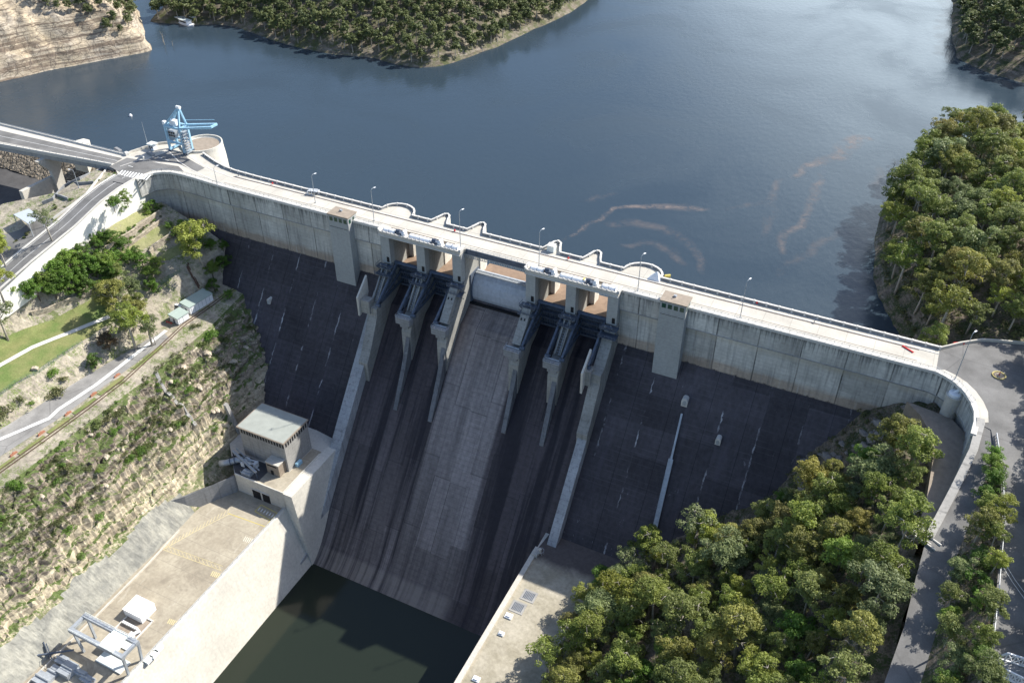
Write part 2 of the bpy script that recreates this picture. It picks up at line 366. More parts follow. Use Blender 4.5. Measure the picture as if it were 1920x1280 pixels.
def cliffm():
    g = G('cut sandstone cliff'); n = g.noise(g.P, .06, 6, .65, .5)
    # the cut faces: strata lie level, joints stand upright
    s = g.noise(g.vec(g.m('MULTIPLY', g.x, .02), g.m('MULTIPLY', g.y, .02), g.m('MULTIPLY', g.z, .55)), 1., 5, .75)
    v = g.noise(g.vec(g.m('MULTIPLY', g.x, .22), g.m('MULTIPLY', g.y, .22), g.m('MULTIPLY', g.z, .05)), 1., 6, .75, .4); vb = g.voro(g.scale(g.P, (.5,.5,.9)), .35, 'DISTANCE_TO_EDGE')
    n2 = g.noise(g.P, .5, 5, .7)
    c = g.mix(g.map(n, .35, .65), (.50,.41,.28), (.42,.37,.30)); c = g.mix(g.map(s, .48, .56), c, (.20,.155,.115))
    c = g.mix(g.map(v, .55, .7, 0, .7), c, (.16,.13,.115)); c = g.mix(g.map(v, .42, .3, 0, .5), c, (.62,.56,.47))
    c = g.mix(g.m('MULTIPLY', g.map(vb, .06, .0), .7), c, (.08,.065,.055)); c = g.mul(c, g.map(n2, .3, .7, .65, 1.25))
    return g.done(c, .9, bump=g.m('ADD', s, v), bs=.8, bd=.9)
M['cliffs'] = cliffm()
def gunite():
    g = G('sprayed concrete slope'); n = g.noise(g.P, .13, 6, .65, .6); n2 = g.noise(g.P, .8, 5, .7)
    c = g.mix(g.map(n, .38, .62), (.36,.35,.30), (.21,.21,.19)); st = g.noise(g.scale(g.P, (.3,.5,.05)), 1., 4, .65)
    c = g.mix(g.map(st, .56, .72, 0, .5), c, (.17,.165,.15)); c = g.mul(c, g.map(n2, .3, .7, .85, 1.12))
    return g.done(c, .85, bump=n2, bs=.6, bd=.3)
M['gunite'] = gunite()
def grassm(name, a, b):
    g = G(name); n = g.noise(g.P, .12, 5, .6); n2 = g.noise(g.P, 1.8, 4, .7)
    c = g.mul(g.mix(g.map(n, .35, .65), a, b), g.map(n2, .3, .7, .75, 1.2)); return g.done(c, .9, bump=n2, bs=.4, bd=.1)
M['lawn'] = grassm('mown lawn', (.125,.175,.05), (.22,.22,.09)); M['dry'] = grassm('dry grass', (.30,.29,.15), (.22,.24,.09))
M['dirt'] = rock('gravel and dirt', (.38,.34,.27), (.29,.255,.205), (.43,.38,.30), green=.42, strata=.5, dark=0., gcol=(.12,.15,.05))
M['terrace'] = concrete('terrace slab concrete', (.50,.44,.34), 0, 0, mottle=.16)
def terr():
    g = G('terrace slab'); n = g.noise(g.P, .08, 6, .65); n2 = g.noise(g.P, .9, 5, .6)
    c = g.mix(g.map(n, .35, .65), (.43,.385,.30), (.32,.28,.215)); c = g.mul(c, g.map(n2, .3, .7, .84, 1.08))
    fy = g.m('FRACT', g.m('DIVIDE', g.y, 12.)); c = g.mix(g.m('MULTIPLY', g.m('LESS_THAN', fy, .02), .4), c, (.2,.18,.15))
    w = g.noise(g.P, .06, 6, .7, 1.5); c = g.mix(g.map(w, .54, .64, 0, .6), c, (.22,.19,.15)); w2 = g.noise(g.scale(g.P, (1.,.25,1.)), .3, 5, .7); c = g.mix(g.map(w2, .6, .7, 0, .4), c, (.55,.51,.43))
    return g.done(c, .9)
M['terrace'] = terr()
def shadowslab():
    g = G('apron slab with painted shadow'); n = g.noise(g.P, .09, 6, .7, .5); n2 = g.noise(g.P, .9, 5, .6)
    c = g.mix(g.map(g.m('ADD', g.y, g.m('MULTIPLY', n, 6.)), -56., -60.), (.11,.095,.09), g.mix(g.map(n, .35, .65), (.44,.40,.32), (.30,.27,.2)))  # dark dam-side zone: crest shadow painted into the slab colour
    c = g.mul(c, g.map(n2, .3, .7, .8, 1.12)); return g.done(c, .9)
M['apron'] = shadowslab()
def water(name, body, rough=.09, bs=.12, sc=.55):
    g = G(name); a = g.noise(g.scale(g.P, (1., .6, 1.)), sc, 4, .6); b = g.noise(g.P, .012, 4, .6, .8)
    r = g.map(b, .35, .65, rough*.8, rough*2.2)
    return g.done(body, r, bump=a, bs=bs, bd=.35, spec=.5, ior=1.333)
M['lake'] = water('reservoir water', (.030,.047,.064), .15, .22, .4)
M['pool'] = water('basin water', (.018,.024,.017), .06, .05, .8)
# ================================================================= DAM
def yf(z): return -.8*(-24.3-z)            # downstream face
dam = thing('dam', 'long concrete gravity dam crossing the valley with a gated spillway in the middle', 'dam', (0, 0, 0))
XA, XB, CH0, CH1 = -134., 156., -48.5, 47.
# --- abutment blocks (solid) either side of the spillway
lower = [(11.5,-24.3),(11.5,-127),(yf(-124),-127),(yf(-124),-124),(0,-24.3)]
for x0, x1 in ((-150., -52.2), (50.5, 157.)):
    b = MB(); b.prism(lower, x0, x1); b.build('abutment_block', M['face_dark'], dam)
# upper walls : shaft wall + projecting band + ledge
left_edge = [at(*p, 0) for p in ((440,354),(400,342),(350,327),(310,320),(292,321),(280,323.5),(270,327.5),(262,332))]
left_edge = [(-126.,0.), (-138.,.3), (-148.,.9),(-156.,1.1),(-162.,.6),(-166.,-1.),(-169.,-3.8),(-170.6,-8.),(-171.,-12.)]
right_edge = [(156.,0.),(159.5,-1.3),(162.8,-3.7),(165.6,-7.),(167.8,-11.2),(169.2,-16),(169.5,-21),(169.,-27)]
def wall_strip(path, y_off, z0, z1, mb, t=1.2):
    P = [Vector((p[0], p[1], 0)) for p in path]; n = len(P); A = []; B_ = []
    for i, p in enumerate(P):
        d = P[min(i+1,n-1)]-P[max(i-1,0)]; d.normalize(); nn = Vector((-d.y, d.x, 0))
        if nn.y < 0 and abs(d.x) > .1: nn = -nn
        A.append(p-nn*y_off); B_.append(p+nn*t)
    vs = []
    for a, b2 in zip(A, B_): vs += [(a.x,a.y,z0),(b2.x,b2.y,z0),(b2.x,b2.y,z1),(a.x,a.y,z1)]
    fs = [(i*4+k, i*4+(k+1)%4, (i+1)*4+(k+1)%4, (i+1)*4+k) for i in range(n-1) for k in range(4)]
    fs += [(0,1,2,3), tuple((n-1)*4+k for k in (3,2,1,0))]
    mb.add(vs, fs)
Lp = left_edge[::-1]+[(-110.,0.),(-92,0),(-76.,0),(-50.5,0)]
Rp = [(50.3,0),(80,0),(110.,0.),(135,0)]+right_edge
for path in (Lp, Rp):
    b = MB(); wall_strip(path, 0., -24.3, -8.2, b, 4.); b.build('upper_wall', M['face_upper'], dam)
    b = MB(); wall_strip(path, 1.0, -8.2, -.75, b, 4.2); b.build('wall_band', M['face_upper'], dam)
    b = MB(); wall_strip(path, 1.25, -8.5, -8.15, b, .6); b.build('ledge', M['conc'], dam)
    b = MB(); wall_strip(path, 1.3, -.75, .25, b, .3); b.build('edge_kerb', M['coping'], dam)
# solid core of the crest either side
for x0, x1 in ((-142,-50.3),(50.3,156)):
    b = MB(); b.box(x0, x1, 3.9, 11.5, -24.3, -.6); b.build('crest_block', M['conc_light'], dam)
# --- deck
up_left = [(-50.3,11.5),(-100,11.5),(-124,11.6),(-136,12.),(-143,13.1),(-150,15.2),(-156,17.5),(-161.5,19.6)]
deck = MB()
deck.prism([(-134,-.2),(156,-.2),(156,11.5),(-134,11.5)], -.6, 0., 'z') if False else None
def deckpoly():
    d = [(p[0], p[1]) for p in left_edge[::-1]]          # from the road bend along the downstream edge
    d += [(156.,0.)]
    return d
slab = [( -171.,-12.)]+left_edge[::-1][1:]+[(-50.,0.),(-13.7,0.),(14,0.),(50,0.),(156.,0.),(156.,11.9),(60,11.7),(-50,11.7),(-100,11.7),(-124,11.8),(-136,12.2),(-143,13.3),(-150,15.4),(-156,17.7),(-161.5,20.),(-165,23.),(-172,30),(-181,24),(-187.5,19),(-192.,7.5),(-192.5,-4.),(-181.5,-12.)]
b = MB(); b.prism(slab, -1.3, 0., 'z'); b.build('deck', M['deck'], dam)
# gate-bay beams under the deck
b = MB()
for y0, y1 in ((.2,1.4),(5.2,6.2),(10.2,11.4)): b = MB(); b.box(-50.3, 50.3, y0, y1, -2.6, -1.3); b.build('deck_beam', M['conc_grey'], dam)
b = MB()
for x0_, x1_ in ((-46.2,-34.),(-29.9,-17.7),(17.9,30.1),(34.2,46.4)): b = MB(); b.box(x0_, x1_, 11.0, 11.6, -8.7, -2.6); b.build('bay_shade_wall', M['conc_grey'], dam)  # unseen wall added to cast the shadow edge on the pier sides
# parapet on the lake side, following bulges and pier noses
def arc(cx, cy, r, a0, a1, n=10, ry=None):
    return [(cx+r*math.cos(math.radians(a0+(a1-a0)*i/n)), cy+(ry or r)*math.sin(math.radians(a0+(a1-a0)*i/n))) for i in range(n+1)]
noseX = (-32., -15.6, 17.2, 33.8)
up_par = [(156.,11.9),(100.,11.9),(61.,11.9)]+arc(54.,11.9,7.2,0,180,12,6.6)[1:-1]+[(46.6,11.9)]
for nx in reversed(noseX):
    up_par += [(nx+3.6,11.9),(nx+2.3,15.2),(nx+1.4,18.2),(nx,19.3),(nx-1.4,18.2),(nx-2.3,15.2),(nx-3.6,11.9)]
up_par += [(-44.5,11.9)]+arc(-51.6,11.9,7.2,0,180,12,6.6)[1:-1]+[(-59.,11.9),(-100,11.9),(-124,12),(-136,12.4),(-143,13.5),(-150,15.6),(-156,17.9),(-161.5,20.2)]
b = MB(); b.wallpath(up_par, .5, .95, 0.); b.build('parapet', M['conc_grey'], dam)
b = MB(); P = []
b.wallpath([(x,y,.95) for x, y in up_par], .75, .22); b.build('parapet_coping', M['coping'], dam)
b = MB(); b.box(-.32,.32,-.36,.36,0.,1.3); post = b.build('parapet_post', M['coping'], dam, world=False); cum = 0.; nxt = 0.; first = True
for i in range(len(up_par)-1):
    a, c = Vector(up_par[i]), Vector(up_par[i+1]); L = (c-a).length
    while nxt <= cum+L:
        p = a.lerp(c, (nxt-cum)/L); o = post if first else post.copy()
        if not first: COL.objects.link(o)
        o.location = (p.x, p.y, 0); first = False; nxt += 4.35
    cum += L
# noses and bulges standing in the water
noses = MB()
for nx in noseX:
    pl = [(nx-2.5,11.),(nx+2.5,11.),(nx+2.5,15.4),(nx+1.6,18.4),(nx,19.6),(nx-1.6,18.4),(nx-2.5,15.4)]
    b = MB(); b.prism(pl, -60, -.02, 'z'); b.build('pier_nose', M['conc_wall'], dam)
    b = MB(); b.prism([(nx-3.4,11.6),(nx+3.4,11.6),(nx+2.3,15.2),(nx+1.4,18.2),(nx,19.3),(nx-1.4,18.2),(nx-2.3,15.2)], -.5, .05, 'z'); b.build('nose_deck', M['deck'], dam)
for cx in (-51.6, 54.):
    b = MB(); b.prism([(cx-7.4,10.5)]+arc(cx,11.9,7.45,180,0,14,6.9)+[(cx+7.4,10.5)], -60, .04, 'z'); b.build('round_buttress', M['deck'], dam)
# asphalt and rails on the crest
b = MB(); b.wallpath([(-134,9.2,.0),(156,9.2,.0)], .35, .16); b.build('deck_kerb', M['coping'], dam)
b = MB(); b.box(-134, 150, 8.45, 8.75, .0, .05); b.box(-134,150,2.35,2.5,0,.04); b.build('crane_rail', M['rust'], dam)
# downstream handrail
def rail(path, name='railing', parent=None, h=1.1, sp=2.4, mat=None, w=.09):
    b = MB(); P = [Vector((p[0], p[1], p[2] if len(p) > 2 else 0.)) for p in path]
    for i in range(len(P)-1):
        a, c = P[i], P[i+1]; k = max(1, round((c-a).length/sp))
        for j in range(k+1):
            p = a.lerp(c, j/k); b.bar(p, p+Vector((0,0,h)), w, w, (1,0,0))
        for hh in (h, h*.55): b.bar(a+Vector((0,0,hh)), c+Vector((0,0,hh)), w)
    return b.build(name, mat or M['steel_light'], parent)
rail([(p[0], p[1]-.3, .25) for p in ([(-50.4,0)]+[(-76,0)]+[(-110,0),(-126,0)]+left_edge[1:7])], parent=dam)
rail([(50.6,-.4,.25),(66,-.4,.25)], parent=dam); rail([(75,-.4,.25),(110,-.4,.25),(156,-.4,.25),(162.8,-4.1,.25),(167.8,-11.6,.25)], parent=dam)
rail([(-13.5,-.2,0),(13.9,-.2,0)], parent=dam)
# --- spillway chute
pr = [(11.,-60),(11.,-30),(8.6,-27.6),(5.6,-26.3),(3,-26.6),(.5,-27.9),(-2.5,-30.2),(-5.9,-31.8),(yf(-42),-42),(yf(-60),-60),(yf(-85),-85),(yf(-108),-108),(-71.,-112.4),(-75.2,-115.8),(-79.8,-118.3),(-81.5,-118.9),(-81.5,-130),(11,-130)]
b = MB(); b.prism(pr, CH0, CH1, 'x'); b.build('spillway_chute', M['chute'], dam)
# training walls beside the chute
def twall(x0, x1, h, ytoe):
    nx, nz = -.62, .78
    top = [(yf(z)-h*.62, z+h*.78) for z in (-34,-60,-85,-112)]
    pol = [(-3.,-27.),(top[0][0]+3, top[0][1]+3.5)]+top+[(-77,-110),(ytoe,-112),(ytoe,-128),(-60,-128),(-4,-50)]
    return pol
b = MB(); b.prism(twall(0,0,5.,-84), -53.0, -48.0); b.build('training_wall', M['train'], dam)
b = MB(); b.prism(twall(0,0,4.2,-80), 46.9, 50.5); b.build('training_wall', M['train'], dam)
# --- piers
PX = [(-50.4,-46.2),(-34.,-29.9),(-17.7,-13.6),(13.8,17.9),(30.1,34.2),(46.4,50.6)]
def pier_profile(tail):
    p = [(11.,-62),(11.,-1.3),(3.2,-1.3),(-.2,-1.3),(-.4,-14.2),(-3.4,-15.6),(-4.4,-17.),(-13.2,-27.2),(-16.6,-28.3),(-16.9,-32.),(-18.,-34.)]
    return p+tail
mid_tail = [(-26.,-47.),(-37.,-68.5),(-37.,-74.),(-10,-60)]
end_tail = [(-24.,-45.),(-27,-49.),(-27,-60),(-10,-60)]
for i, (x0, x1) in enumerate(PX):
    b = MB(); b.prism(pier_profile(end_tail if i in (0,5) else [(-18.4,-50),(-10,-60)]), x0, x1); b.build('pier', M['pier'], dam)
    if i in (1,2,3,4):     # thin tail wall tapering down the chute
        xc = (x0+x1)/2 + (.7 if i in (1,2) else .7)
        t = MB(); zt = -64. if i in (1,2) else -60.
        ztop = [(-16.8,-32.8),(-18.6,-37.6),(-22.6,-46.6),(yf(zt)-.2,zt+.2),(yf(zt),zt-1.5),(-17,-50)]
        t.prism(ztop, xc-.8, xc+1.); t.build('pier_tail', M['tail'], dam)
    # narrow shaft above the gates with its doorway, carrying the hoist beam
    s = MB(); s.box(x0+.1, x1-.1, -3.4, -.4, -14.2, -1.0); s.build('hoist_shaft', M['tower'], dam)
    d = MB(); d.box(x0+2.3, x0+3.5, -3.46, -3.3, -13.6, -11.2); d.build('shaft_door', M['black'], dam)
    # steel platform under the door: two grating levels, rails and struts
    pt = MB()
    cx = (x0+x1)/2
    pt.box(x0-1.2, x1+1.2, -6.6, -3.4, -15.0, -14.75)
    pt.box(x0-.8, x1+1.6, -8.3, -4.6, -17.5, -17.25)
    for q in range(6):
        px = x0-1.2+(x1-x0+2.4)*q/5
        pt.bar((px,-6.5,-15),(px,-6.5,-13.7),.12); pt.bar((px+.2,-8.2,-17.4),(px+.2,-8.2,-16.2),.12)
    for zz, yy in ((-13.7,-6.5),(-14.2,-6.5),(-16.2,-8.2),(-16.7,-8.2)): pt.bar((x0-1.2,yy,zz),(x1+1.2,yy,zz),.13)
    for px in (x0-1.1, x1+1.1): pt.bar((px,-6.4,-15),(px,-3.,-18.5),.25); pt.bar((px,-8.,-17.5),(px,-4.5,-20.5),.25); pt.bar((px,-3.4,-13.7),(px,-6.5,-13.7),.13)
    pt.bar((cx-.8,-4,-14.6),(cx+.6,-6.3,-15.2),.9,.6); pt.tube([(cx-1.3,-5.6,-14.2),(cx+1.5,-5.6,-14.2)], .45, 8)
    pt.build('maintenance_platform', M['steel'], dam)
    lt = MB(); lt.tube([(cx+.2,-4.2,-14.5),(cx+1.4,-6.,-14.2)], .3, 8); lt.box(cx-1.7,cx-.8,-6,-5.2,-14.7,-13.9); lt.build('hoist_motor', M['steel_light'], dam)
# inclined gallery / stairs on the sloping pier heads
def incl(x, dy=0.): return [Vector((x,-4.6+dy,-16.6)), Vector((x,-13.4+dy,-26.8))]
for i, (x0, x1) in enumerate(PX):
    cx = (x0+x1)/2; up = Vector((0,-.75,.66))
    if i in (1,4,0):
        b = MB()
        for xx, w, h in ((cx-1.1,.5,1.3),(cx+1.2,.5,1.3)):
            p, q = incl(xx); b.bar(p+up*h/2, q+up*h/2, w, h, up)
        b.build('stair_wall', M['pier'], dam)
        b = MB(); p, q = incl(cx)
        for k in range(14):
            t = p.lerp(q, k/13); b.box(cx-.8, cx+.8, t.y-.25, t.y+.25, t.z+.1, t.z+.25)
        for xx in (cx-.7, cx+.7):
            p, q = incl(xx); b.bar(p+up*1.6, q+up*1.6, .1)
        b.build('stair', M['steel_light'], dam)
    elif i in (2,3):
        b = MB(); p, q = incl(cx); b.bar(p+up*1.2, q+up*1.2+Vector((0,-.6,-.6)), x1-x0-.6, 2.4, up); b.build('gallery', M['pier'], dam)
        c = p.lerp(q,.3)+up*2.42
        for xx in (cx-.9, cx+.5): b = MB(); b.bar(c+Vector((xx-cx,0,0)), c+Vector((xx-cx,-.6,-.7)), .6, .06, up); b.build('gallery_window', M['black'], dam)
    # trunnion blocks at the foot of the slope
    if i not in (5,0):
        b = MB(); b.box(x0-1.4, x1+.9, -19.6, -16.5, -29.6, -26.8); b.box(x0+.1, x1-.2, -18.9,-16.4,-31.4,-29.6); b.build('anchor_block', M['conc_grey'], dam)
        b = MB(); rz = -26.8
        for q in range(5): xx = x0-1.4+(x1-x0+2.3)*q/4; b.bar((xx,-19.5,rz),(xx,-19.5,rz+1.1),.1)
        b.bar((x0-1.4,-19.5,rz+1.1),(x1+.9,-19.5,rz+1.1),.1); b.bar((x0-1.4,-19.5,rz+1.1),(x0-1.4,-16,rz+1.1),.1)
        b.bar((x0-1.4,-16.5,-26.6),(x0-1.4,-19.5,-26.6),.2); b.tube([(x0-1.4,-17.,-26.6),(x1,-17.,-26.6)], .3, 8); b.bar((x0-1.4,-19.5,-26.6),(x1+.9,-19.5,-26.6),.2)
        b.build('trunnion_platform', M['steel_light'], dam)
# wing slabs on the outer piers (upright, catching the sun)
b = MB(); b.prism([(-11.,-17.2),(-18.6,-23.6),(-18.6,-32.4),(-15.,-31.8),(-11,-25.)], -54.1, -53.3); b.build('wing_slab', M['conc_light'], dam)
b = MB(); b.prism([(-13.,-20.2),(-20.8,-26.),(-20.8,-35.4),(-16.5,-32.),(-13,-27.)], 44.4, 45.2); b.build('wing_slab', M['conc_light'], dam)
b = MB(); b.box(-54.,-49.,-17.6,-14.,-31.,-25.); b.build('wing_bracket', M['pier'], dam)
b = MB(); b.box(45,47.2,-18.4,-14.4,-33.,-26.5); b.build('wing_bracket', M['pier'], dam)
# --- radial gates
def radial(x0, x1):
    R, ty, tz = 18.2, -14.6, -25.2
    pts = [(ty+R*math.cos(math.radians(a)), tz+R*math.sin(math.radians(a))) for a in range(-6, 41, 4)]
    b = MB(); inn = [(ty+(R-.5)*math.cos(math.radians(a)), tz+(R-.5)*math.sin(math.radians(a))) for a in range(-6, 41, 4)]
    b.prism(pts+inn[::-1], x0+.1, x1-.1)
    g_ = b.build('radial_gate', M['steel'], dam)
    r = MB()
    for a in (-5, 6, 17, 28, 38):
        c, s_ = math.cos(math.radians(a)), math.sin(math.radians(a)); r.bar((x0+.2,ty+(R-1.)*c,tz+(R-1.)*s_),(x1-.2,ty+(R-1.)*c,tz+(R-1.)*s_),.9,1.,(0,c,s_))
    for q in range(11):
        xx = x0+.7+(x1-x0-1.4)*q/10
        for a in range(-5, 37, 6):
            p = [Vector((xx,ty+(R-.75)*math.cos(math.radians(t)),tz+(R-.75)*math.sin(math.radians(t)))) for t in (a, a+6)]; r.bar(p[0],p[1],.22,.5,(0,1,0))
    r.build('gate_rib', M['steel'], g_)
    for xx in (x0+.9, x1-.9):
        a_ = MB(); T = Vector((xx,-16.4,-26.2))
        ends = [Vector((xx,ty+(R-1)*math.cos(math.radians(t)),tz+(R-1)*math.sin(math.radians(t)))) for t in (2,17,33)]
        for e in ends: a_.bar(T, e, .55, .8)
        for k in range(1, 6):
            f = k/6; P_ = [T.lerp(e, f) for e in ends]; a_.bar(P_[0], P_[2], .25); 
            if k < 5: a_.bar(T.lerp(ends[0], f), T.lerp(ends[2], f+1/6), .2)
        a_.tube([T+Vector((-.9,0,0)), T+Vector((.9,0,0))], .8, 10)
        a_.build('gate_arm', M['steel'], g_)
        # counter tube running up above the arm
        c_ = MB(); c_.tube([T+Vector((0,-.4,1.2)), ends[2]+Vector((0,0,1.6))], .5, 8); c_.build('arm_tube', M['steel_light'] if False else M['steel'], g_)
for i in (0,1,3,4): radial(PX[i][1], PX[i+1][0])
# --- drum gate
x0, x1 = -13.6, 13.8
arcp = [(9.2,-14.4),(7.4,-14.7),(5.4,-16.2),(4.2,-18.6),(3.6,-21.4),(3.7,-24.2),(4.4,-26.)]
b = MB(); b.prism(arcp+[(9.2,-26)], x0+.5, x1-.5); dg = b.build('drum_gate', M['gate_face'], dam)
b = MB()
for q in range(46): xx = x0+.9+q*.58; b.box(xx, xx+.28, 6.2, 7.6, -14.75, -14.1)
b.box(x0+.5, x1-.5, 7.6, 7.9, -14.4, -13.9); b.build('gate_comb', M['steel_light'], dg)
for xx in (x0, x1-.5): b = MB(); b.box(xx, xx+.5, 2.8, 10., -27, -13.8); b.build('gate_guide', M['steel'], dg)
b = MB(); b.box(x0, x1, 1.9, 3.5, -26.9, -26.3); b.box(x0+6, x0+7,1.6,2,-26.8,-26.2); b.build('seal_beam', M['black'], dam)
# --- bridge over the drum gate
b = MB(); b.box(x0, x1, -.35, .0, -2.2, -.05); b.box(x0, x1, 11.2, 11.5, -2.4, -1.3); br = b.build('bridge_girder', M['steel'], dam)
b = MB()
for q in range(38): xx = x0+.3+q*.73; b.box(xx, xx+.28, -.46, -.36, -3.5, -2.2)
b.box(x0, x1, -.5, -.36, -2.5, -2.2); b.box(x0, x1, -.5, -.36, -3.6, -3.4); b.build('girder_web', M['steel_light'], br)
# --- hoist platforms and hoist housings at deck level over the piers
for x0, x1 in ((-50.4,-13.6),(13.8,50.6)):
    b = MB(); b.box(x0, x1, -4.2, -.9, -1.1, .35); hp = b.build('hoist_beam', M['conc_light'], dam)
    b = MB()
    for q in range(20): xx = x0+.5+(x1-x0-1)*q/19; b.box(xx-.3, xx+.3, -4.3, -4.0, .35, 1.0)
    b.box(x0, x1, -4.5, -4.2, .55, .8); b.box(x0, x1, -4.55, -4.2, -1.35, -1.0); b.build('beam_parapet', M['coping'], hp)
    for xe in (x0, x1): b = MB(); b.box(xe-.3, xe+.3, -4.3, -.4, .3, 1.5); b.build('end_wall', M['coping'], hp)
    b = MB(); b.box(x0-.35, x1+.35, -.9, .1, -1.3, -.02); b.build('beam_link', M['deck'], hp)
    def cover(c, L):
        m_ = MB(); n = 10; pr_ = [(-2.35+1.35*math.cos(PI*k/n), .35+1.35*math.sin(PI*k/n)) for k in range(n+1)]
        m_.prism(pr_, c-L/2, c+L/2); cv = m_.build('hoist_cover', M['white'], dam)
        pr2 = [(-2.35+1.42*math.cos(PI*k/n), .36+1.42*math.sin(PI*k/n)) for k in range(n+1)]
        for e in (c-L/2+.1, c, c+L/2-.3): m_ = MB(); m_.prism(pr2, e, e+.2); m_.build('cover_band', M['steel_light'], cv)
    W_ = x1-x0
    cover(x0+4.4, 5.4); cover(x0+W_/2, 9.6); cover(x1-4.2, 5.4)
    for c in (x0+9., x0+W_-11.5):
        m_ = MB(); m_.box(c-1.4,c+1.1,-3.4,-1.6,.35,1.5); m_.tube([(c-1.5,-2.4,1.5),(c+.2,-2.4,1.7)],.7,8); m_.build('winch_frame', M['steel'], dam)
        m_ = MB(); m_.box(c+1.3,c+3.,-3.5,-1.7,.35,1.7); m_.tube([(c+2.,-3.2,2.),(c+2.2,-1.4,2.)],.6,8); m_.box(c-3,c-1.9,-3.1,-2.2,.35,1.2); m_.build('winch_motor', M['white'], dam)
        m_ = MB(); m_.box(c-1,c-.2,-2.5,-1.8,1.5,2.2); m_.build('winch_drum', M['rust'], dam)
    m_ = MB(); m_.box(x0+4,x1-4,-.75,-.55,.35,1.25); m_.build('back_rail', M['brown_roof'], dam)
b = MB(); b.tube([(36.6,-3.,1.5),(36.6,-1.8,1.5)], .4, 8); b.build('yellow_cap', M['yellow'], dam)
# --- elevator towers
for x0, x1 in ((-74.3,-64.6),(66.,75.4)):
    b = MB(); b.prism([(-4.3,2.3),(-4.3,-29.7),(0.,-25.),(1.6,-25.),(1.6,2.3)], x0, x1); tw = b.build('elevator_tower', M['tower'], dam)
    b = MB(); b.box(x0-.25, x1+.25, -4.6, 1.9, 2.3, 2.75); b.build('tower_roof', M['brown_roof'], tw)
    b = MB(); b.box(x0+.2, x1-.2, -4.2, 1.5, 2.75, 2.82); b.tube([(x0+4,.5,2.8),(x0+4.8,-1.2,2.8),(x0+4.8,-1.2,4.)],.12,6); b.build('roof_vent', M['coping'], tw) if False else None
    for k in range(4):
        w = MB(); c = x0+1.45+k*(x1-x0-2.9)/3; w.box(c-.75, c+.75, -4.36, -4.2, -.3, 1.5); w.build('tower_window', M['glass'], tw)
    for k in range(2):
        w = MB(); c = -3.1+k*2.6; w.box(x1-.1, x1+.06, c-.65, c+.65, -.3, 1.5); w.build('tower_window', M['glass'], tw)
    w = MB()
    for k in range(4): c = x0+1.45+k*(x1-x0-2.9)/3; w.box(c-1., c+1., -4.42, -4.3, -3.0, -2.9)
    w.build('sill_line', M['black'], tw)
    w = MB(); w.tube([(x0+4.,-1.,2.75),(x0+4.2,-1.6,4.1)],.1,6); w.box(x0+3.6,x0+4.6,-1.,-.2,2.75,3.4); w.build('roof_fitting', M['steel_light'], tw)
# --- little arched portals and the stairway on the dark face
def on_face(u, v, off=.25):
    # meeting point with the downstream slope
    d = ray(u, v); n = Vector((0, 1, -.8)); t = (.8*24.3-n.dot(CP))/n.dot(d); p = CP+d*t; nn = Vector((0,-1,.8)).normalized(); return p+nn*off
for (u, v, w, h) in ((1285.5,750,2.3,3.6),(1348,823,1.9,3.),(507,562,1.3,2.6)):
    p = on_face(u, v, 0); b = MB(); L = -p.y
    pol = [(p.x-w/2,p.z-h/2),(p.x+w/2,p.z-h/2)]+[(p.x+w/2*math.cos(PI*k/8),p.z+h/2-w/2+w/2*math.sin(PI*k/8)) for k in range(9)]
    b.prism(pol, p.y-1.6, p.y+.8, 'y'); po = b.build('gallery_portal', M['coping'], dam)
    b = MB(); b.prism([(p.x+(x-p.x)*.55, p.z-.2+(z-p.z)*.62) for x, z in pol], p.y-1.75, p.y-1.5, 'y'); b.build('portal_door', M['steel_light'], po)
A_ = on_face(1279,775,.5); B_ = on_face(1222,1018,.5)
b = MB(); nn = Vector((0,-1,.8)).normalized()
mid_ = A_.lerp(B_, .35)
b.bar(A_, mid_, .7, .5, nn); b.bar(mid_, B_, 1.6, .6, nn)
st = b.build('face_stairway', M['steel_light'], dam)
b = MB()
for s_ in (-.75,.75): b.bar(mid_+Vector((s_,0,0))+nn*1.2, B_+Vector((s_,0,0))+nn*1.2, .12)
for k in range(24):
    p = mid_.lerp(B_, k/23)
    for s_ in (-.75,.75): b.bar(p+Vector((s_,0,0)), p+Vector((s_,0,0))+nn*1.2, .1)
b.build('stairway_rail', M['steel_light'], st)
# --- lake
LZ = -18.
wb = MB(); wb.sheet([(-2500,11.2),(2500,11.2),(2500,5000),(-2500,5000)], LZ); tag(wb.build('reservoir_water', M['lake']), kind='structure')
wb = MB(); wb.sheet([(-62,-70),(60,-70),(60,-900),(-62,-900)], -117.6); tag(wb.build('basin_water', M['pool']), kind='structure')
# silt-brown scum trapped between the piers
g = G('brown floating scum'); n = g.noise(g.P, .35, 6, .7, .5)
M['scum'] = g.done(g.mix(g.map(n, .35, .65), (.27,.19,.135), (.20,.14,.10)), .75, bump=n, bs=.3, bd=.05)
bm_ = MB()
for x0, x1, yy in ((PX[0][1],PX[1][0],20),(PX[1][1],PX[2][0],19),(PX[2][1],PX[3][0],20),(PX[3][1],PX[4][0],19),(PX[4][1],PX[5][0],18)):
    bm_.sheet([(x0,3. if x1-x0 < 20 else 9.4),(x1,3. if x1-x0 < 20 else 9.4),(x1,yy),(x0,yy)], LZ+.06); 
tag(bm_.build('floating_scum', M['scum']), kind='stuff')
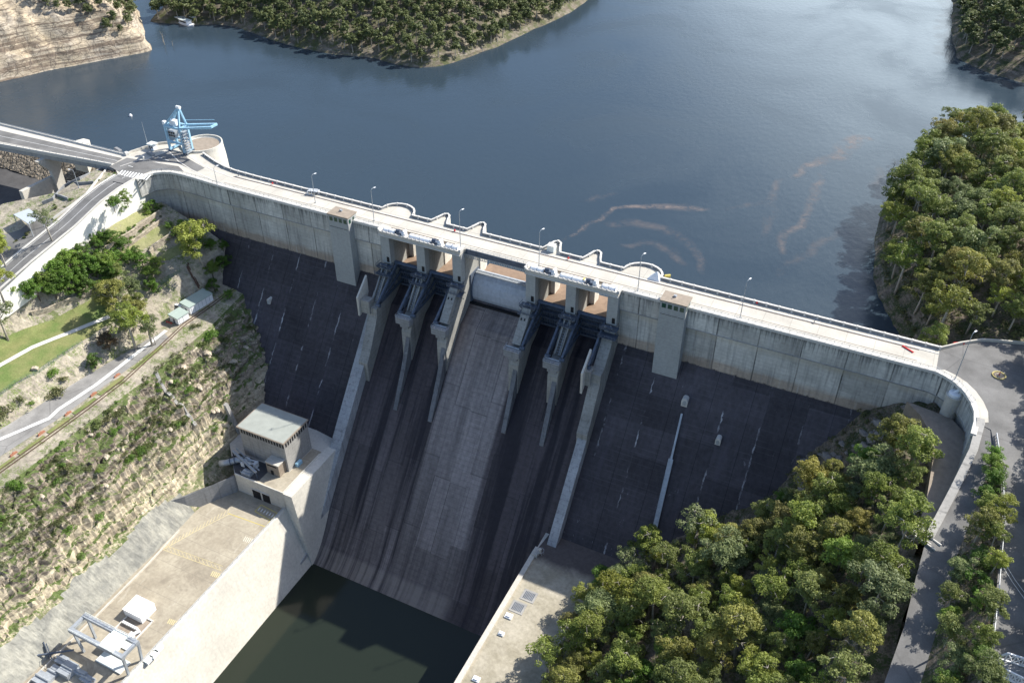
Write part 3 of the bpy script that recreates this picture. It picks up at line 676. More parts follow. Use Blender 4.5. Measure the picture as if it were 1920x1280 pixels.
# ================================================================= LAND
def fbm(x, y, z=0., o=4): return MN.fractal(Vector((x, y, z)), 1., 2., o, noise_basis='PERLIN_ORIGINAL')
def interp(t, ts, vs): return float(np.interp(t, ts, vs))
def loft(rows, ys, name, mat, nx, ny, disp=None, mats=None, pick=None, uneven=None):
    """rows: for each y a list of (x,z); resampled nx points per span"""
    ys_f = np.linspace(ys[0], ys[-1], ny)
    K = len(rows[0]); V = []; cols = []
    for k in range(K-1):
        n = nx[k] if isinstance(nx, (list, tuple)) else nx
        for j in range(n): cols.append(k+j/n)
    cols.append(K-1)
    R = np.array(rows, float)      # (ny0,K,2)
    for y in ys_f:
        for c in cols:
            k = min(int(c), K-2); f = c-k
            ax = np.interp(y, ys, R[:, k, 0]) if ys[0] < ys[-1] else np.interp(-y, [-q for q in ys], R[:, k, 0])
            az = np.interp(-y, [-q for q in ys], R[:, k, 1]); bx = np.interp(-y, [-q for q in ys], R[:, k+1, 0]); bz = np.interp(-y, [-q for q in ys], R[:, k+1, 1])
            x = ax+(bx-ax)*f; z = az+(bz-az)*f; yy = y
            if disp: x, yy, z = disp(x, y, z, c)
            V.append((x, yy, z))
    nc = len(cols); F = []; MI = []
    for i in range(ny-1):
        for j in range(nc-1):
            F.append((i*nc+j, (i+1)*nc+j, (i+1)*nc+j+1, i*nc+j+1)); MI.append(pick(cols[j], ys_f[i]) if pick else 0)
    b = MB(); b.v = V; b.f = F; b.mi = MI
    o = b.build(name, mats or mat, None, smooth=False); return o
LANDS = []
def bvh_of(o): return BVHTree.FromPolygons([v.co.copy() for v in o.data.vertices], [tuple(p.vertices) for p in o.data.polygons])
def reg(o): LANDS.append(bvh_of(o)); return o
def ground(x, y, z0=200., default=None):
    best = None
    for t in LANDS:
        h = t.ray_cast(Vector((x, y, z0)), Vector((0, 0, -1)))
        if h[0] is not None and (best is None or h[0].z > best): best = h[0].z
    return best if best is not None else default
def hit(u, v):
    d = ray(u, v).normalized(); best = None
    for t in LANDS:
        h = t.ray_cast(CP, d)
        if h[0] is not None and (best is None or h[3] < best[1]): best = (h[0], h[3])
    if best: return best[0]
    x, y = at(u, v, -4.); return Vector((x, y, -4.))
def drape(px, name, mat, off=.12, z=None, world=False, cell=2.5, build=True, parent=None):
    import bmesh
    pts = []
    for p in px:
        if world: pts.append((p[0], p[1]))
        else:
            h = hit(*p); pts.append((h.x, h.y))
    bm = bmesh.new(); bm.faces.new([bm.verts.new((x, y, 0)) for x, y in pts])
    xs = [p[0] for p in pts]; ys = [p[1] for p in pts]
    x = math.floor(min(xs)/cell)*cell+cell+.013
    while x < max(xs): bmesh.ops.bisect_plane(bm, geom=bm.verts[:]+bm.edges[:]+bm.faces[:], plane_co=(x,0,0), plane_no=(1,0,0)); x += cell
    y = math.floor(min(ys)/cell)*cell+cell+.013
    while y < max(ys): bmesh.ops.bisect_plane(bm, geom=bm.verts[:]+bm.edges[:]+bm.faces[:], plane_co=(0,y,0), plane_no=(0,1,0)); y += cell
    bmesh.ops.triangulate(bm, faces=bm.faces[:])
    for v in bm.verts:
        g_ = ground(v.co.x, v.co.y, 200 if z is None else z+3); v.co.z = (g_ if g_ is not None else (z or 0))+off
    b = MB(); bm.verts.index_update(); b.v = [tuple(v.co) for v in bm.verts]; b.f = [tuple(v.index for v in f.verts) for f in bm.faces]; b.mi = [0]*len(b.f)
    for i, f in enumerate(bm.faces):
        f.normal_update()
        if f.normal.z < 0: b.f[i] = b.f[i][::-1]
    bm.free(); return b.build(name, mat, parent)
# ---- left bank below the crest
Ys = [-4,-15,-40,-75,-110,-160,-260]
L_rows = [
 [(-84,-91),(-92,-79),(-94,-66),(-101,-58),(-110,-52),(-118,-43.5),(-131,-42),(-135.5,-27),(-146,-22),(-158,-18),(-172.6,-13)],
 [(-84,-91),(-92,-79),(-94.5,-66),(-102,-58),(-111,-51.5),(-119,-43),(-131,-42),(-136,-30),(-147,-24),(-159,-19),(-172.6,-12.5)],
 [(-86,-91),(-92.5,-79),(-96,-67),(-100,-60),(-107,-52.5),(-116,-44),(-134.5,-43.5),(-141,-36),(-153,-31),(-163,-22),(-172.6,-12)],
 [(-85,-91),(-91.5,-79),(-94.5,-70),(-98,-63),(-105,-54.5),(-115.5,-44.8),(-136.5,-44),(-146,-36.6),(-165,-33.8),(-169.5,-28),(-173.4,-20)],
 [(-83.5,-91),(-92,-78),(-96,-70),(-100,-62),(-107,-53.5),(-116.5,-45),(-139,-44.5),(-148,-36.8),(-171,-34),(-174,-30),(-178,-25)],
 [(-83.2,-91),(-91.5,-76),(-97,-68),(-101,-61),(-108,-53.5),(-117,-45.2),(-142,-45),(-151,-38),(-176,-35),(-180,-32),(-184,-30)],
 [(-83,-91),(-91,-76),(-97,-68),(-101,-61),(-108,-54),(-117,-46),(-142,-46),(-151,-39),(-180,-36),(-186,-34),(-195,-40)]]
def dispL(x, y, z, c):
    n = fbm(x*.05, y*.05, 3, 5); n2 = fbm(x*.18, y*.18, 9, 4); n3 = fbm(x*.6, y*.6, 5, 3)
    a = interp(c, [0, .9, 1.4, 2.2, 4.6, 5.], [.3, .6, 1.7, 2.6, 2., .12])
    if c > 5: a = interp(c, [5, 6, 6.4, 7, 8, 9, 10], [.12, .12, .9, .1, .15, .7, .5])
    s = 0.
    if 1.2 < c < 4.9:     # ledges of level-bedded sandstone
        q = (z+n*3.5+n2*1.)/4.2; s = (math.floor(q)+min(1, max(0,(q-math.floor(q))*3.2-.6))-q)*3.6
        bl = MN.cell(Vector((x*.16+n2*.4, y*.13+n*.5, q//1))); s += (bl-.5)*1.5*min(1,a)
    return x-n2*a*.6+n3*a*.35, y+n3*a*.3, z+(n*.9+n2*.8)*a+s*min(1, a)*.8+n3*a*.35
def pickL(c, y):
    if c < .96 + .12*math.sin(y*.21): return 1 if y < -96 else 0
    if c >= 5.98 and c < 7: return 2
    if 5.0 <= c < 5.98: return 2
    return 0 if c < 7 else 3
land = loft(L_rows, Ys, 'hillside', None, [10,12,12,16,20,20,8,14,10,10], 420, dispL, [M['rock'], M['gunite'], M['dirt'], M['dirt']], pickL)
tag(land, kind='structure'); reg(land)
# ---- plateau with the abutment road
def zr(y): return interp(-y, [12,22,32,47,70,86,120,240], [0,-.6,-2.2,-6.3,-10.5,-14.4,-20,-40])
yP = [-12,-22,-32,-47,-70,-86,-120,-240]
P_rows = []
for y in yP:
    z = zr(y); w2 = -196 if y > -45 else -215
    P_rows.append([(-171.9 if y > -80 else -171.9-(-80-y)*.12, z), (-182, z), (-184, z-.1), (w2+.5, z*.75-1.), (w2, z*.75-1.), (w2-.6, min(-18,z-6)), (-235,-21+y*.05)])
pl_ = loft(P_rows, yP, 'abutment_ground', None, [4,2,6,1,2,6], 80, lambda x,y,z,c: (x,y,z+(fbm(x*.2,y*.2)*.25 if c > 2.2 and c < 3.8 else 0)), [M['dirt'], M['dirt']]); tag(pl_, kind='structure'); reg(pl_)
# retaining wall under the road
WP = [(-170.9,-10,0.),(-171.2,-22,zr(-22)),(-171.5,-32,zr(-32)),(-171.6,-47,zr(-47)),(-171.8,-70,zr(-70)),(-172.4,-86,zr(-86)),(-176.5,-120,zr(-120)),(-190,-240,zr(-240))]
def zfoot(y): return interp(-y, [10,40,75,110,160,260], [-26,-15.5,-24,-29,-34,-42])
b = MB(); n = len(WP); A = []; B_ = []; C_ = []
WPf = []
for i in range(n-1):
    for j in range(4): t = j/4; WPf.append(tuple(WP[i][k]+(WP[i+1][k]-WP[i][k])*t for k in range(3)))
WPf.append(WP[-1])
for x, y, z in WPf: A.append((x, y, z+.25)); B_.append((x+.9, y, zfoot(y))); C_.append((x-.6, y, z+.25))
b.ribbon(A, B_); b.ribbon(C_, A); b.ribbon([(x, y, z-6) for x, y, z in C_], C_)
rw = b.build('retaining_wall', M['wall_white'], None); tag(rw, 'tall white sunlit concrete wall holding up the road at the left end of the dam', 'retaining wall')
b = MB(); b.wallpath([(x-.2,y,z+.2) for x,y,z in WPf], .5, .55); b.build('wall_parapet', M['coping'], rw, world=False)
# garden-level foot apron of the same wall
b = MB(); b.add([(-170.5,-27,-11.8),(-166.5,-33,-12.6),(-163,-44,-16.2),(-170.5,-47,-14.6)], [(0,1,2,3)]); 
# ---- terrace, powerhouse platform
T = MB(); T.prism([(-83,-60),(-54.6,-60),(-54.6,-320),(-83.5,-320),(-86,-108),(-93,-101)], -90, -88., 'z'); tag(T.build('terrace', M['terrace']), kind='structure')
bw = MB()
bw.prism([(-54.2,-87.2),(-55.7,-87.2),(-55.7,-130),(-46.4,-130),(-46.8,-118.)], -79.3, -320, 'y')
bs_ = bw.build('basin_wall', M['conc_wall']); tag(bs_, 'long bright concrete wall of the stilling basin below the powerhouse terrace', 'basin wall')
rail([(-54.9,-80,-87.2),(-54.9,-200,-87.2)], 'handrail', bs_, .9, 3.)
pf = MB(); pf.prism([(-54.0,-45),(-54.0,-79.3),(-78,-79.3),(-92,-66),(-92,-40)], -92, -78.9, 'z')
pfm = pf.build('powerhouse_platform', M['conc_light']); tag(pfm, 'raised concrete platform carrying the powerhouse beside the spillway', 'platform')
b = MB(); b.prism([(-54.,-78.9),(-50.,-78.9),(-46.6,-118),(-46.4,-130),(-56,-130)], -44, -79.3, 'y'); b.build('flank_wall', M['conc_wall'], pfm)
b = MB(); b.wallpath([(-54.3,-55,-78.9),(-54.3,-79.1,-78.9),(-78,-79.1,-78.9)], .5, .5); b.build('platform_parapet', M['conc_wall'], pfm)
b = MB(); b.box(-52.1,-50.4,-68.5,-66.,-116,-84); sl = b.build('wall_slot', M['black'], pfm)
b = MB(); b.box(-70.2,-66.4,-79.5,-79.2,-88,-83.2); b.box(-65.3,-61.8,-79.5,-79.2,-88,-83.6); b.build('roller_door', M['black'], pfm)
b = MB(); b.box(-70.6,-61.5,-79.7,-79.3,-83.2,-82.9); b.build('door_lintel', M['coping'], pfm)
b = MB(); b.prism([(-88.,-97.),(-91.5,-101.5),(-78.2,-80.2),(-78.2,-79.3)], -88.2, -79.4, 'z'); tag(b.build('flood_wall', M['conc_grey']), 'grey slanting concrete wall at the upstream end of the terrace', 'wall')
b = MB(); b.prism([(-98.,-110.),(-97.8,-108.),(-78.3,-79.),(-79.,-79.8)], -88.2, -79.2, 'z') if False else None
# ---- right bank below the crest
Yr = [8,-8,-22,-38,-60,-90,-130,-200]
R_rows = [
 [(86,-84),(96,-74),(103,-58),(118,-51),(125,-38),(133,-31),(140,-21),(150,-15.5),(159,-12),(168.8,-11)],
 [(80,-85),(95,-74),(103,-58.5),(119,-51.5),(125,-39),(133,-32.5),(140,-24),(150,-16.5),(159,-13),(169,-12)],
 [(76,-85),(94,-74),(104,-60),(119,-52),(127,-41),(134,-34),(142,-26),(151,-18),(159,-14),(170,-13)],
 [(76,-85),(90,-75),(103,-64),(118,-53),(128,-43),(136,-35),(144,-27),(152,-19),(159,-15),(168,-14)],
 [(70,-85),(77,-77),(92,-67),(110,-54),(124,-44),(134,-36),(143,-28),(152,-20),(158,-16),(164,-14)],
 [(68,-85),(74,-78),(90,-67),(108,-55),(122,-45),(132,-38),(141,-31),(150,-22),(156,-17),(160,-15)],
 [(66,-85),(71,-79),(86,-69),(104,-58),(118,-48),(128,-41),(138,-33),(147,-25),(154,-20),(158,-18)],
 [(64,-85),(69,-79),(84,-70),(102,-60),(116,-50),(126,-43),(136,-36),(146,-28),(153,-24),(158,-22)]]
def dispR(x, y, z, c):
    n = fbm(x*.06, y*.06, 13, 5); n2 = fbm(x*.2, y*.2, 19, 4); a = interp(c, [0, .3, 8, 9], [.1, 1.2, 1.2, .2])
    return x-n2*a*.6, y, z+(n*1.2+n2)*a
rl = loft(R_rows, Yr, 'right_hillside', None, 8, 150, dispR, [M['rock_r']]); tag(rl, kind='structure'); reg(rl)
b = MB(); b.prism([(44.4,-57.7),(44.4,-320),(78,-320),(80,-60),(100,-30),(48,-30)], -87, -84., 'z'); tag(b.build('apron_slab', M['apron']), kind='structure')
b = MB(); b.prism([(42.9,-84.6),(44.6,-83.3),(45.2,-83.3),(45.2,-130),(46.8,-130)], -57.9, -320, 'y') if False else b.prism([(43.6,-83.2),(45.4,-83.2),(45.4,-130),(44.2,-130)], -57.9, -320, 'y')
rbw = b.build('basin_wall', M['conc_light']); tag(rbw, 'shaded concrete wall along the right side of the stilling basin', 'basin wall')
b = MB(); b.box(44.2,52.,-60.,-30,-128,-84.1); b.box(43.9,46.2,-60.5,-56.6,-84.1,-82.6); b.build('wall_end', M['conc_light'], rbw)
# right-hand road level, lower ramp and the wall between
kerb = [(169.,-10.),(169.6,-16.),(169.7,-21.),(168.6,-33.),(165.4,-49.),(161.4,-66.7)]
def zk(y): return interp(-y, [20,35,67,100,130,200], [0,-1.2,-6.5,-11,-14,-22])
plate = MB(); plate.prism([(156,-.0)]+[(159.5,-1.3),(162.8,-3.7),(165.6,-7.),(167.8,-11.2),(169.2,-16),(169.5,-21),(173,-22.5),(176.2,-40),(177.5,-60),(177,-90),(176.,-120),(176,-260),(400,-260),(400,60),(182,27.5),(174.,25.),(168,22.8),(162,18),(158,14.2),(156,12)], -3., -.02, 'z')
rp = plate.build('upper_road', M['asphalt']); tag(rp, kind='structure'); reg(rp)
ra = []; rb = []
for y in (-21,-26,-33,-41,-49,-58,-67,-80,-95,-113,-135,-170,-240):
    xl = interp(-y, [21,33,49,67,80,95,113,135,170,240], [169.6,168.6,165.4,161.4,160.6,160.,157.8,156,153,150]); xr = interp(-y, [21,26,33,50,67,95,113,140,240],[173,174.3,174.2,172.3,169.5,167,165,163,158])
    ra.append((xl, y, zk(y))); rb.append((xr, y, zk(y)))
b = MB(); b.ribbon(ra, rb); lr = b.build('lower_road', M['asphalt']); tag(lr, kind='structure'); reg(lr)
b = MB(); b.ribbon(rb, [(x+interp(-y,[21,40,60,100,240],[.3,2.2,8.2,9.5,18]), y, -.1 if y > -300 else 0) for x, y, z in rb]); mv = b.build('verge', M['rock_r']); tag(mv, kind='structure'); reg(mv)
gw = MB(); kp = [(p[0], p[1], zk(p[1])) for p in [(169.4,-19)]+[(a[0],a[1]) for a in ra[:7]]]
top = [(x-.6,y,z+.5) for x,y,z in kp]; gw.ribbon(top, [(x-1.4,y,z-14) for x,y,z in kp]); gw.ribbon([(x+1.6,y,z+.5) for x,y,z in kp], top); gw.ribbon([(x+1.6,y,z-2) for x,y,z in kp],[(x+1.6,y,z+.5) for x,y,z in kp])
tag(gw.build('kerb_wall', M['conc']), 'curved concrete retaining wall edging the lower road at the right end of the dam', 'retaining wall')
# side channel between that wall and the hill
b = MB(); b.prism([(150.5,-6.),(164,-8.5),(168.4,-14),(168.8,-22),(167.4,-34),(164.4,-49),(160.4,-66.),(158.8,-66.),(160.6,-50),(160.6,-30),(158.6,-18),(155,-11)], -16., -10.4, 'z'); tag(b.build('side_channel', M['brown_roof']), kind='structure')
# ---- hills round the lake
def sdist(P, poly):
    P = np.asarray(P); poly = np.asarray(poly, float); n = len(poly); d2 = np.full(len(P), 1e18); inside = np.zeros(len(P), bool)
    for i in range(n):
        a, c = poly[i], poly[(i+1) % n]; e = c-a; w_ = P-a; t = np.clip((w_@e)/max(1e-9, e@e), 0, 1); q = w_-t[:, None]*e
        d2 = np.minimum(d2, (q*q).sum(1))
        cond = ((a[1] > P[:, 1]) != (c[1] > P[:, 1])); xi = a[0]+(P[:, 1]-a[1])*(c[0]-a[0])/np.where(abs(c[1]-a[1]) < 1e-9, 1e-9, c[1]-a[1])
        inside ^= cond & (P[:, 0] < xi)
    d = np.sqrt(d2); return np.where(inside, d, -d)
def _rdg(x, y): return (1-abs(MN.noise(Vector((x*.11, y*.11, 4.)))))**3
def hill(name, poly, prof, bounds, step, mat, amp=1.5, fs=.03, cap=None):
    x0, x1, y0, y1 = bounds; xs = np.arange(x0, x1+.1, step); ys = np.arange(y0, y1+.1, step); X, Y = np.meshgrid(xs, ys); P = np.stack([X.ravel(), Y.ravel()], 1)
    d = sdist(P, poly); z = np.interp(d, [-60]+[p[0] for p in prof], [LZ-12]+[p[1] for p in prof])
    for i, (x, y) in enumerate(P):
        if name == 'cut_cliff' and d[i] > .5 and z[i] < 14: z[i] -= _rdg(P[i][0]+.4*z[i], P[i][1])*2.2*min(1, d[i]/4)
        if d[i] > -14:
            k = min(1, max(0, (d[i]+3)/14)); z[i] += fbm(x*fs, y*fs, 7, 5)*amp*(.25+k*1.2)
            if cap: z[i] = cap(x, y, z[i])
    nx = len(xs); F = [(j*nx+i, j*nx+i+1, (j+1)*nx+i+1, (j+1)*nx+i) for j in range(len(ys)-1) for i in range(nx-1) if max(d[j*nx+i], d[(j+1)*nx+i+1], d[j*nx+i+1], d[(j+1)*nx+i]) > -14]
    b = MB(); b.v = [(P[i][0], P[i][1], z[i]) for i in range(len(P))]; b.f = F; b.mi = [0]*len(F)
    o = b.build(name, mat, None, smooth=True); tag(o, kind='structure'); return reg(o)
pen = [(-374,197),(-355,203),(-342,205),(-326,214),(-313,216.5),(-296,212),(-278,206),(-262,202),(-247,200),(-232,200),(-217,200),(-203,203),(-192,204.7),(-178,202),(-166,202),(-156,203),(-148,209),(-142,220),(-139,232),(-136,243),(-131,256),(-129,269),(-125,300),(-119,324),(-117,352),(-118,382),(-130,480),(-200,720),(-700,720),(-700,200),(-480,300),(-420,262),(-392,232)]
hill('peninsula', pen, [(-8,LZ-4),(0,LZ-.2),(2,LZ+1.),(6,LZ+3.),(60,LZ+24),(160,LZ+62),(400,LZ+120)], (-560,-90,190,560), 4., M['far_soil'], 2.2)
cl = [(-329,154),(-335,141),(-342.5,129),(-350,115),(-359,101),(-364,87),(-371,70),(-400,20),(-470,-60),(-800,-60),(-800,300),(-470,262),(-430,235),(-398,212),(-376,193),(-362,181),(-349,168),(-338,162)]
hill('cut_cliff', cl, [(-6,LZ-3),(0,LZ-.1),(.8,LZ+2.),(5.2,-5.6),(9.,-4.6),(10,-2.5),(16,9.5),(23,10.6),(35,17),(60,40),(120,75),(200,95),(400,120)], (-520,-322,0,260), 1.5, M['cliffs'], 1.5, .09)
rbk = [(150,8),(147.5,28),(144.5,43),(139,54),(134.7,64),(131,76),(129,90),(126.4,110),(126,135),(127.5,160),(133,188),(142,212),(157,237),(176,250),(210,258),(260,262),(500,270),(500,-60),(150,-60)]
hill('right_bank', rbk, [(-6,LZ-4),(0,LZ-.2),(3,LZ+3.5),(12,LZ+12),(26,-1.5),(60,6),(150,26),(400,60)], (112,360,10,340), 4., M['rock_r'], 1.6, .03, lambda x,y,z: min(z,-1.2) if (y < 36 and x > 153) else min(z, -15+max(0,(y-245))*.0+max(0,232-y)*.22+(0 if y<232 else 2)))
tr = [(125,520),(133,421),(140,367),(158,349.4),(179,340),(260,336),(700,340),(700,900),(130,900)]
hill('far_bank', tr, [(-6,LZ-3),(0,LZ-.2),(3,LZ+2.),(30,LZ+16),(100,LZ+42),(300,LZ+90)], (108,420,328,640), 5., M['rock_r'], 2.)
# ---- auxiliary spillway on the far left
b = MB(); b.add([(-420,60,-21.5),(-196.2,14,-20),(-196.2,-46,-22.5),(-215.4,-50,-24),(-216,-200,-34),(-420,-200,-34)], [(0,1,2,3,4,5)]); tag(b.build('spillway_floor', M['asphalt_dark']), kind='structure')
b = MB(); N_ = 60; vs = []
for i in range(N_+1):
    x = -196.5-i*2.4
    for j, (yy, zz) in enumerate([(30,-24),(19,-16.5),(15,-11.5),(11.5,-11.),(6,-14.5),(0,-18.),(-6,-21.6)]):
        vs.append((x+fbm(x*.4,yy)*1.5, yy+fbm(x*.5,yy,3)*1.2+ (0 if i else 0)-(x+196)*.05, zz+fbm(x*.7,yy*.7,4)*.8))
b.add(vs, [(i*7+j, i*7+j+1, (i+1)*7+j+1, (i+1)*7+j) for i in range(N_) for j in range(6)])
M['riprap'] = None
g = G('rock riprap'); v = g.voro(g.P, .55, 'F1', 'Color'); v2 = g.voro(g.P, .55, 'DISTANCE_TO_EDGE'); sp_ = g.N('ShaderNodeSeparateColor'); g.L(v, sp_.inputs[0])
c = g.mul((.27,.23,.18), g.map(sp_.outputs[0], 0, 1, .5, 1.35)); c = g.mix(g.map(v2, .09, .0), c, (.03,.028,.025)); M['riprap'] = g.done(c, .9, bump=v2, bs=1., bd=.8)
tag(b.build('rock_embankment', M['riprap']), kind='stuff')
# base ground far below everything, to the horizon
b = MB(); b.sheet([(-6000,-6000),(6000,-6000),(6000,11),(-6000,11)], -131.); tag(b.build('ground', M['rock_r']), kind='structure')
# ================================================================= TREES
def leafmat(name, cols, tr=.25):
    g = G(name); a = g.N('ShaderNodeAttribute'); a.attribute_name = 'tone'; t = a.outputs['Fac']
    oi = g.N('ShaderNodeObjectInfo'); r = oi.outputs['Random']
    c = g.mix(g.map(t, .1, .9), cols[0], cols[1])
    c = g.mix(g.map(r, .35, 1., 0, .8), c, cols[2]); 
    c = g.mix(g.map(g.m('FRACT', g.m('MULTIPLY', r, 7.3)), .72, 1., 0, .7), c, cols[3])
    c = g.mul(c, g.map(g.m('FRACT', g.m('MULTIPLY', r, 3.7)), 0, 1, .78, 1.22))
    return g.done(c, .55, trans=tr, spec=.35)
M['leaf_gum'] = leafmat('gum foliage', [(.11,.155,.03),(.31,.37,.08),(.23,.26,.09),(.35,.36,.06)], .42)
M['leaf_olive'] = leafmat('olive foliage', [(.13,.145,.035),(.33,.33,.09),(.25,.23,.09),(.34,.29,.07)], .42)
M['leaf_grey'] = leafmat('grey green foliage', [(.11,.15,.06),(.27,.32,.13),(.22,.26,.12),(.24,.29,.08)], .4)
M['leaf_far'] = leafmat('distant foliage', [(.085,.115,.045),(.24,.27,.10),(.17,.2,.09),(.22,.24,.09)], .35)
M['leaf_green'] = leafmat('bright foliage', [(.07,.14,.022),(.17,.30,.045),(.13,.21,.05),(.24,.31,.06)], .4)
M['leaf_brown'] = leafmat('russet foliage', [(.10,.075,.045),(.16,.11,.06),(.12,.09,.05),(.09,.10,.04)])
M['leaf_scrub'] = leafmat('scrub foliage', [(.05,.075,.02),(.12,.15,.04),(.12,.11,.06),(.16,.15,.07)])
M['bark'] = simple('pale gum bark', (.42,.38,.32), .8, var=.35, sc=1.5)
M['bark_dark'] = simple('dark bark', (.14,.11,.09), .9, var=.35, sc=1.5)
def leaves_mesh(name, clumps, per, size, mat, rng, up=.45, droop=.3):
    """clumps: (x,y,z,r,squash) ; many small leaf sprays spread through each"""
    V = []; T = []
    for (cx, cy, cz, r, sq) in clumps:
        n = max(12, int(per*r*r)); d = rng.normal(size=(n, 3)); d /= np.linalg.norm(d, axis=1)[:, None]
        low = d[:, 2] < -.35; d[low, 2] *= -.6
        rad = r*(.62+.5*rng.random(n)**.7); p = d*rad[:, None]*np.array([1, 1, sq])+np.array([cx, cy, cz])
        nn = d*.8+rng.normal(size=(n, 3))*.45+np.array([0, 0, up]); nn /= np.linalg.norm(nn, axis=1)[:, None]
        q = rng.normal(size=(n, 3)); q[:, 2] -= droop; a = np.cross(nn, q); a /= np.linalg.norm(a, axis=1)[:, None]; b_ = np.cross(nn, a)
        s = size*(.6+.8*rng.random(n)); s2 = s*(.45+.35*rng.random(n)); a *= s[:, None]*.5; b_ *= s2[:, None]*.5
        k = .25*rng.normal(size=(n, 1))
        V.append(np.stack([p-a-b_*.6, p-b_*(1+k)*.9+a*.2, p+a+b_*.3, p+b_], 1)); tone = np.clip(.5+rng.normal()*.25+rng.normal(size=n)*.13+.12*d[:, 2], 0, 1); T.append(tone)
    V = np.concatenate(V).reshape(-1, 3); T = np.concatenate(T); nf = len(T)
    me = bpy.data.meshes.new(name); me.vertices.add(len(V)); me.vertices.foreach_set('co', V.astype(np.float32).ravel())
    me.loops.add(nf*4); me.loops.foreach_set('vertex_index', np.arange(nf*4, dtype=np.int32)); me.polygons.add(nf)
    me.polygons.foreach_set('loop_start', np.arange(0, nf*4, 4, dtype=np.int32)); me.polygons.foreach_set('loop_total', np.full(nf, 4, np.int32))
    at_ = me.attributes.new('tone', 'FLOAT', 'FACE'); at_.data.foreach_set('value', T.astype(np.float32))
    me.materials.append(mat); me.update(calc_edges=True); return me
def tree_geo(rng, H, R, kind):
    """trunk MB and clump list for a tree of height H and crown radius R, base at origin"""
    tb = MB(); cl = []
    lean = rng.normal(size=2)*.045*H; low = {'gum': .25, 'open': .38, 'bush': .0, 'tall': .15}[kind]
    t0 = Vector((0, 0, -1.5)); t1 = Vector((lean[0]*.5, lean[1]*.5, H*max(.2, low))); t2 = Vector((lean[0], lean[1], H*.8))
    tb.tube([t0, t1, t1.lerp(t2, .5), t2], [H*.022+.08, H*.017+.05, H*.011, .06], 6)
    zc = H*(low+1)/2; rz = H*(1-low)/2; n = int({'gum': 66, 'open': 36, 'bush': 56, 'tall': 62}[kind])
    # lobes: a few big masses whose surfaces carry the clumps, with gaps between them
    lob = []
    for k in range(8 if kind != 'open' else 6):
        a = 2*PI*(k+.6*rng.random())/(5 if kind != 'open' else 4.5); q = R*(.32+.26*rng.random()) if k < 5 else R*.2*rng.random()
        lob.append((q*math.cos(a)+lean[0], q*math.sin(a)+lean[1], zc+rz*((k % 2)*.55-.5+rng.random()*.45) if k < 5 else zc+rz*(.1+.5*rng.random()), R*(.36+.2*rng.random())))
    for (lx, ly, lz, lr) in lob:
        s = t1.lerp(t2, min(.9, max(0, (lz-t1.z-H*.12)/(t2.z-t1.z)))); e = Vector((lx, ly, lz+lr*.2)); tb.tube([s, s.lerp(e, .5)-Vector((0, 0, .03*H)), e], [H*.010+.03, H*.006+.02, .05], 5, False)
        for j in range(n//len(lob)):
            d = rng.normal(size=3); d /= np.linalg.norm(d); d[2] = abs(d[2])*.9-.25 if rng.random() < .75 else d[2]
            c = np.array([lx, ly, lz])+d*lr*np.array([1, 1, .8*rz/R+.15])*(.75+.4*rng.random()); cl.append((c[0], c[1], max(c[2], H*low*.7), R*(.13+.12*rng.random()), .75))
            if j % 3 == 0: tb.tube([e, Vector(c)], [.09, .03], 4, False)
    return tb, cl
class Proto: pass
def proto(seed, H, R, mat, kind='gum', per=26, size=.75, bark=None, name='gum_tree'):
    rng = np.random.default_rng(seed); tb, cl = tree_geo(rng, H, R, kind); p = Proto(); p.H = H; p.R = R; p.name = name
    p.crown = leaves_mesh('crown', cl, per, size, mat, rng)
    me = bpy.data.meshes.new('trunk'); me.from_pydata(tb.v, [], tb.f); me.materials.append(bark or M['bark']); me.polygons.foreach_set('use_smooth', [True]*len(me.polygons)); p.trunk = me; return p
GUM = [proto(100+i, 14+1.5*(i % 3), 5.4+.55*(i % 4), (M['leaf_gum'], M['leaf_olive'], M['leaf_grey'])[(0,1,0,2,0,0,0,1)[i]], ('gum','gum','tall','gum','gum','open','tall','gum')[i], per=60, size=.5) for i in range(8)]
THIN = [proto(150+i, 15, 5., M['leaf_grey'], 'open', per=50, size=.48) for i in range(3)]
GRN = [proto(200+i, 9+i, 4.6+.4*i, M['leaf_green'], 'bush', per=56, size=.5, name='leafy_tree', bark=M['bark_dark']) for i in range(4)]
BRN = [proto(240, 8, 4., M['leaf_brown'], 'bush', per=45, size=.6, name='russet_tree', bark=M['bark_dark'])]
def make_tree(pr, x, y, z, s, rz, label, cat='tree', group=None, name=None, parts=True):
    r = thing(name or pr.name, label, cat, (x, y, z), rz, group); r.scale = (s, s, s*random.uniform(.9, 1.12))
    for nm, me in (('trunk', pr.trunk), ('crown', pr.crown)):
        o = bpy.data.objects.new(nm, me); COL.objects.link(o); o.parent = r
    return r
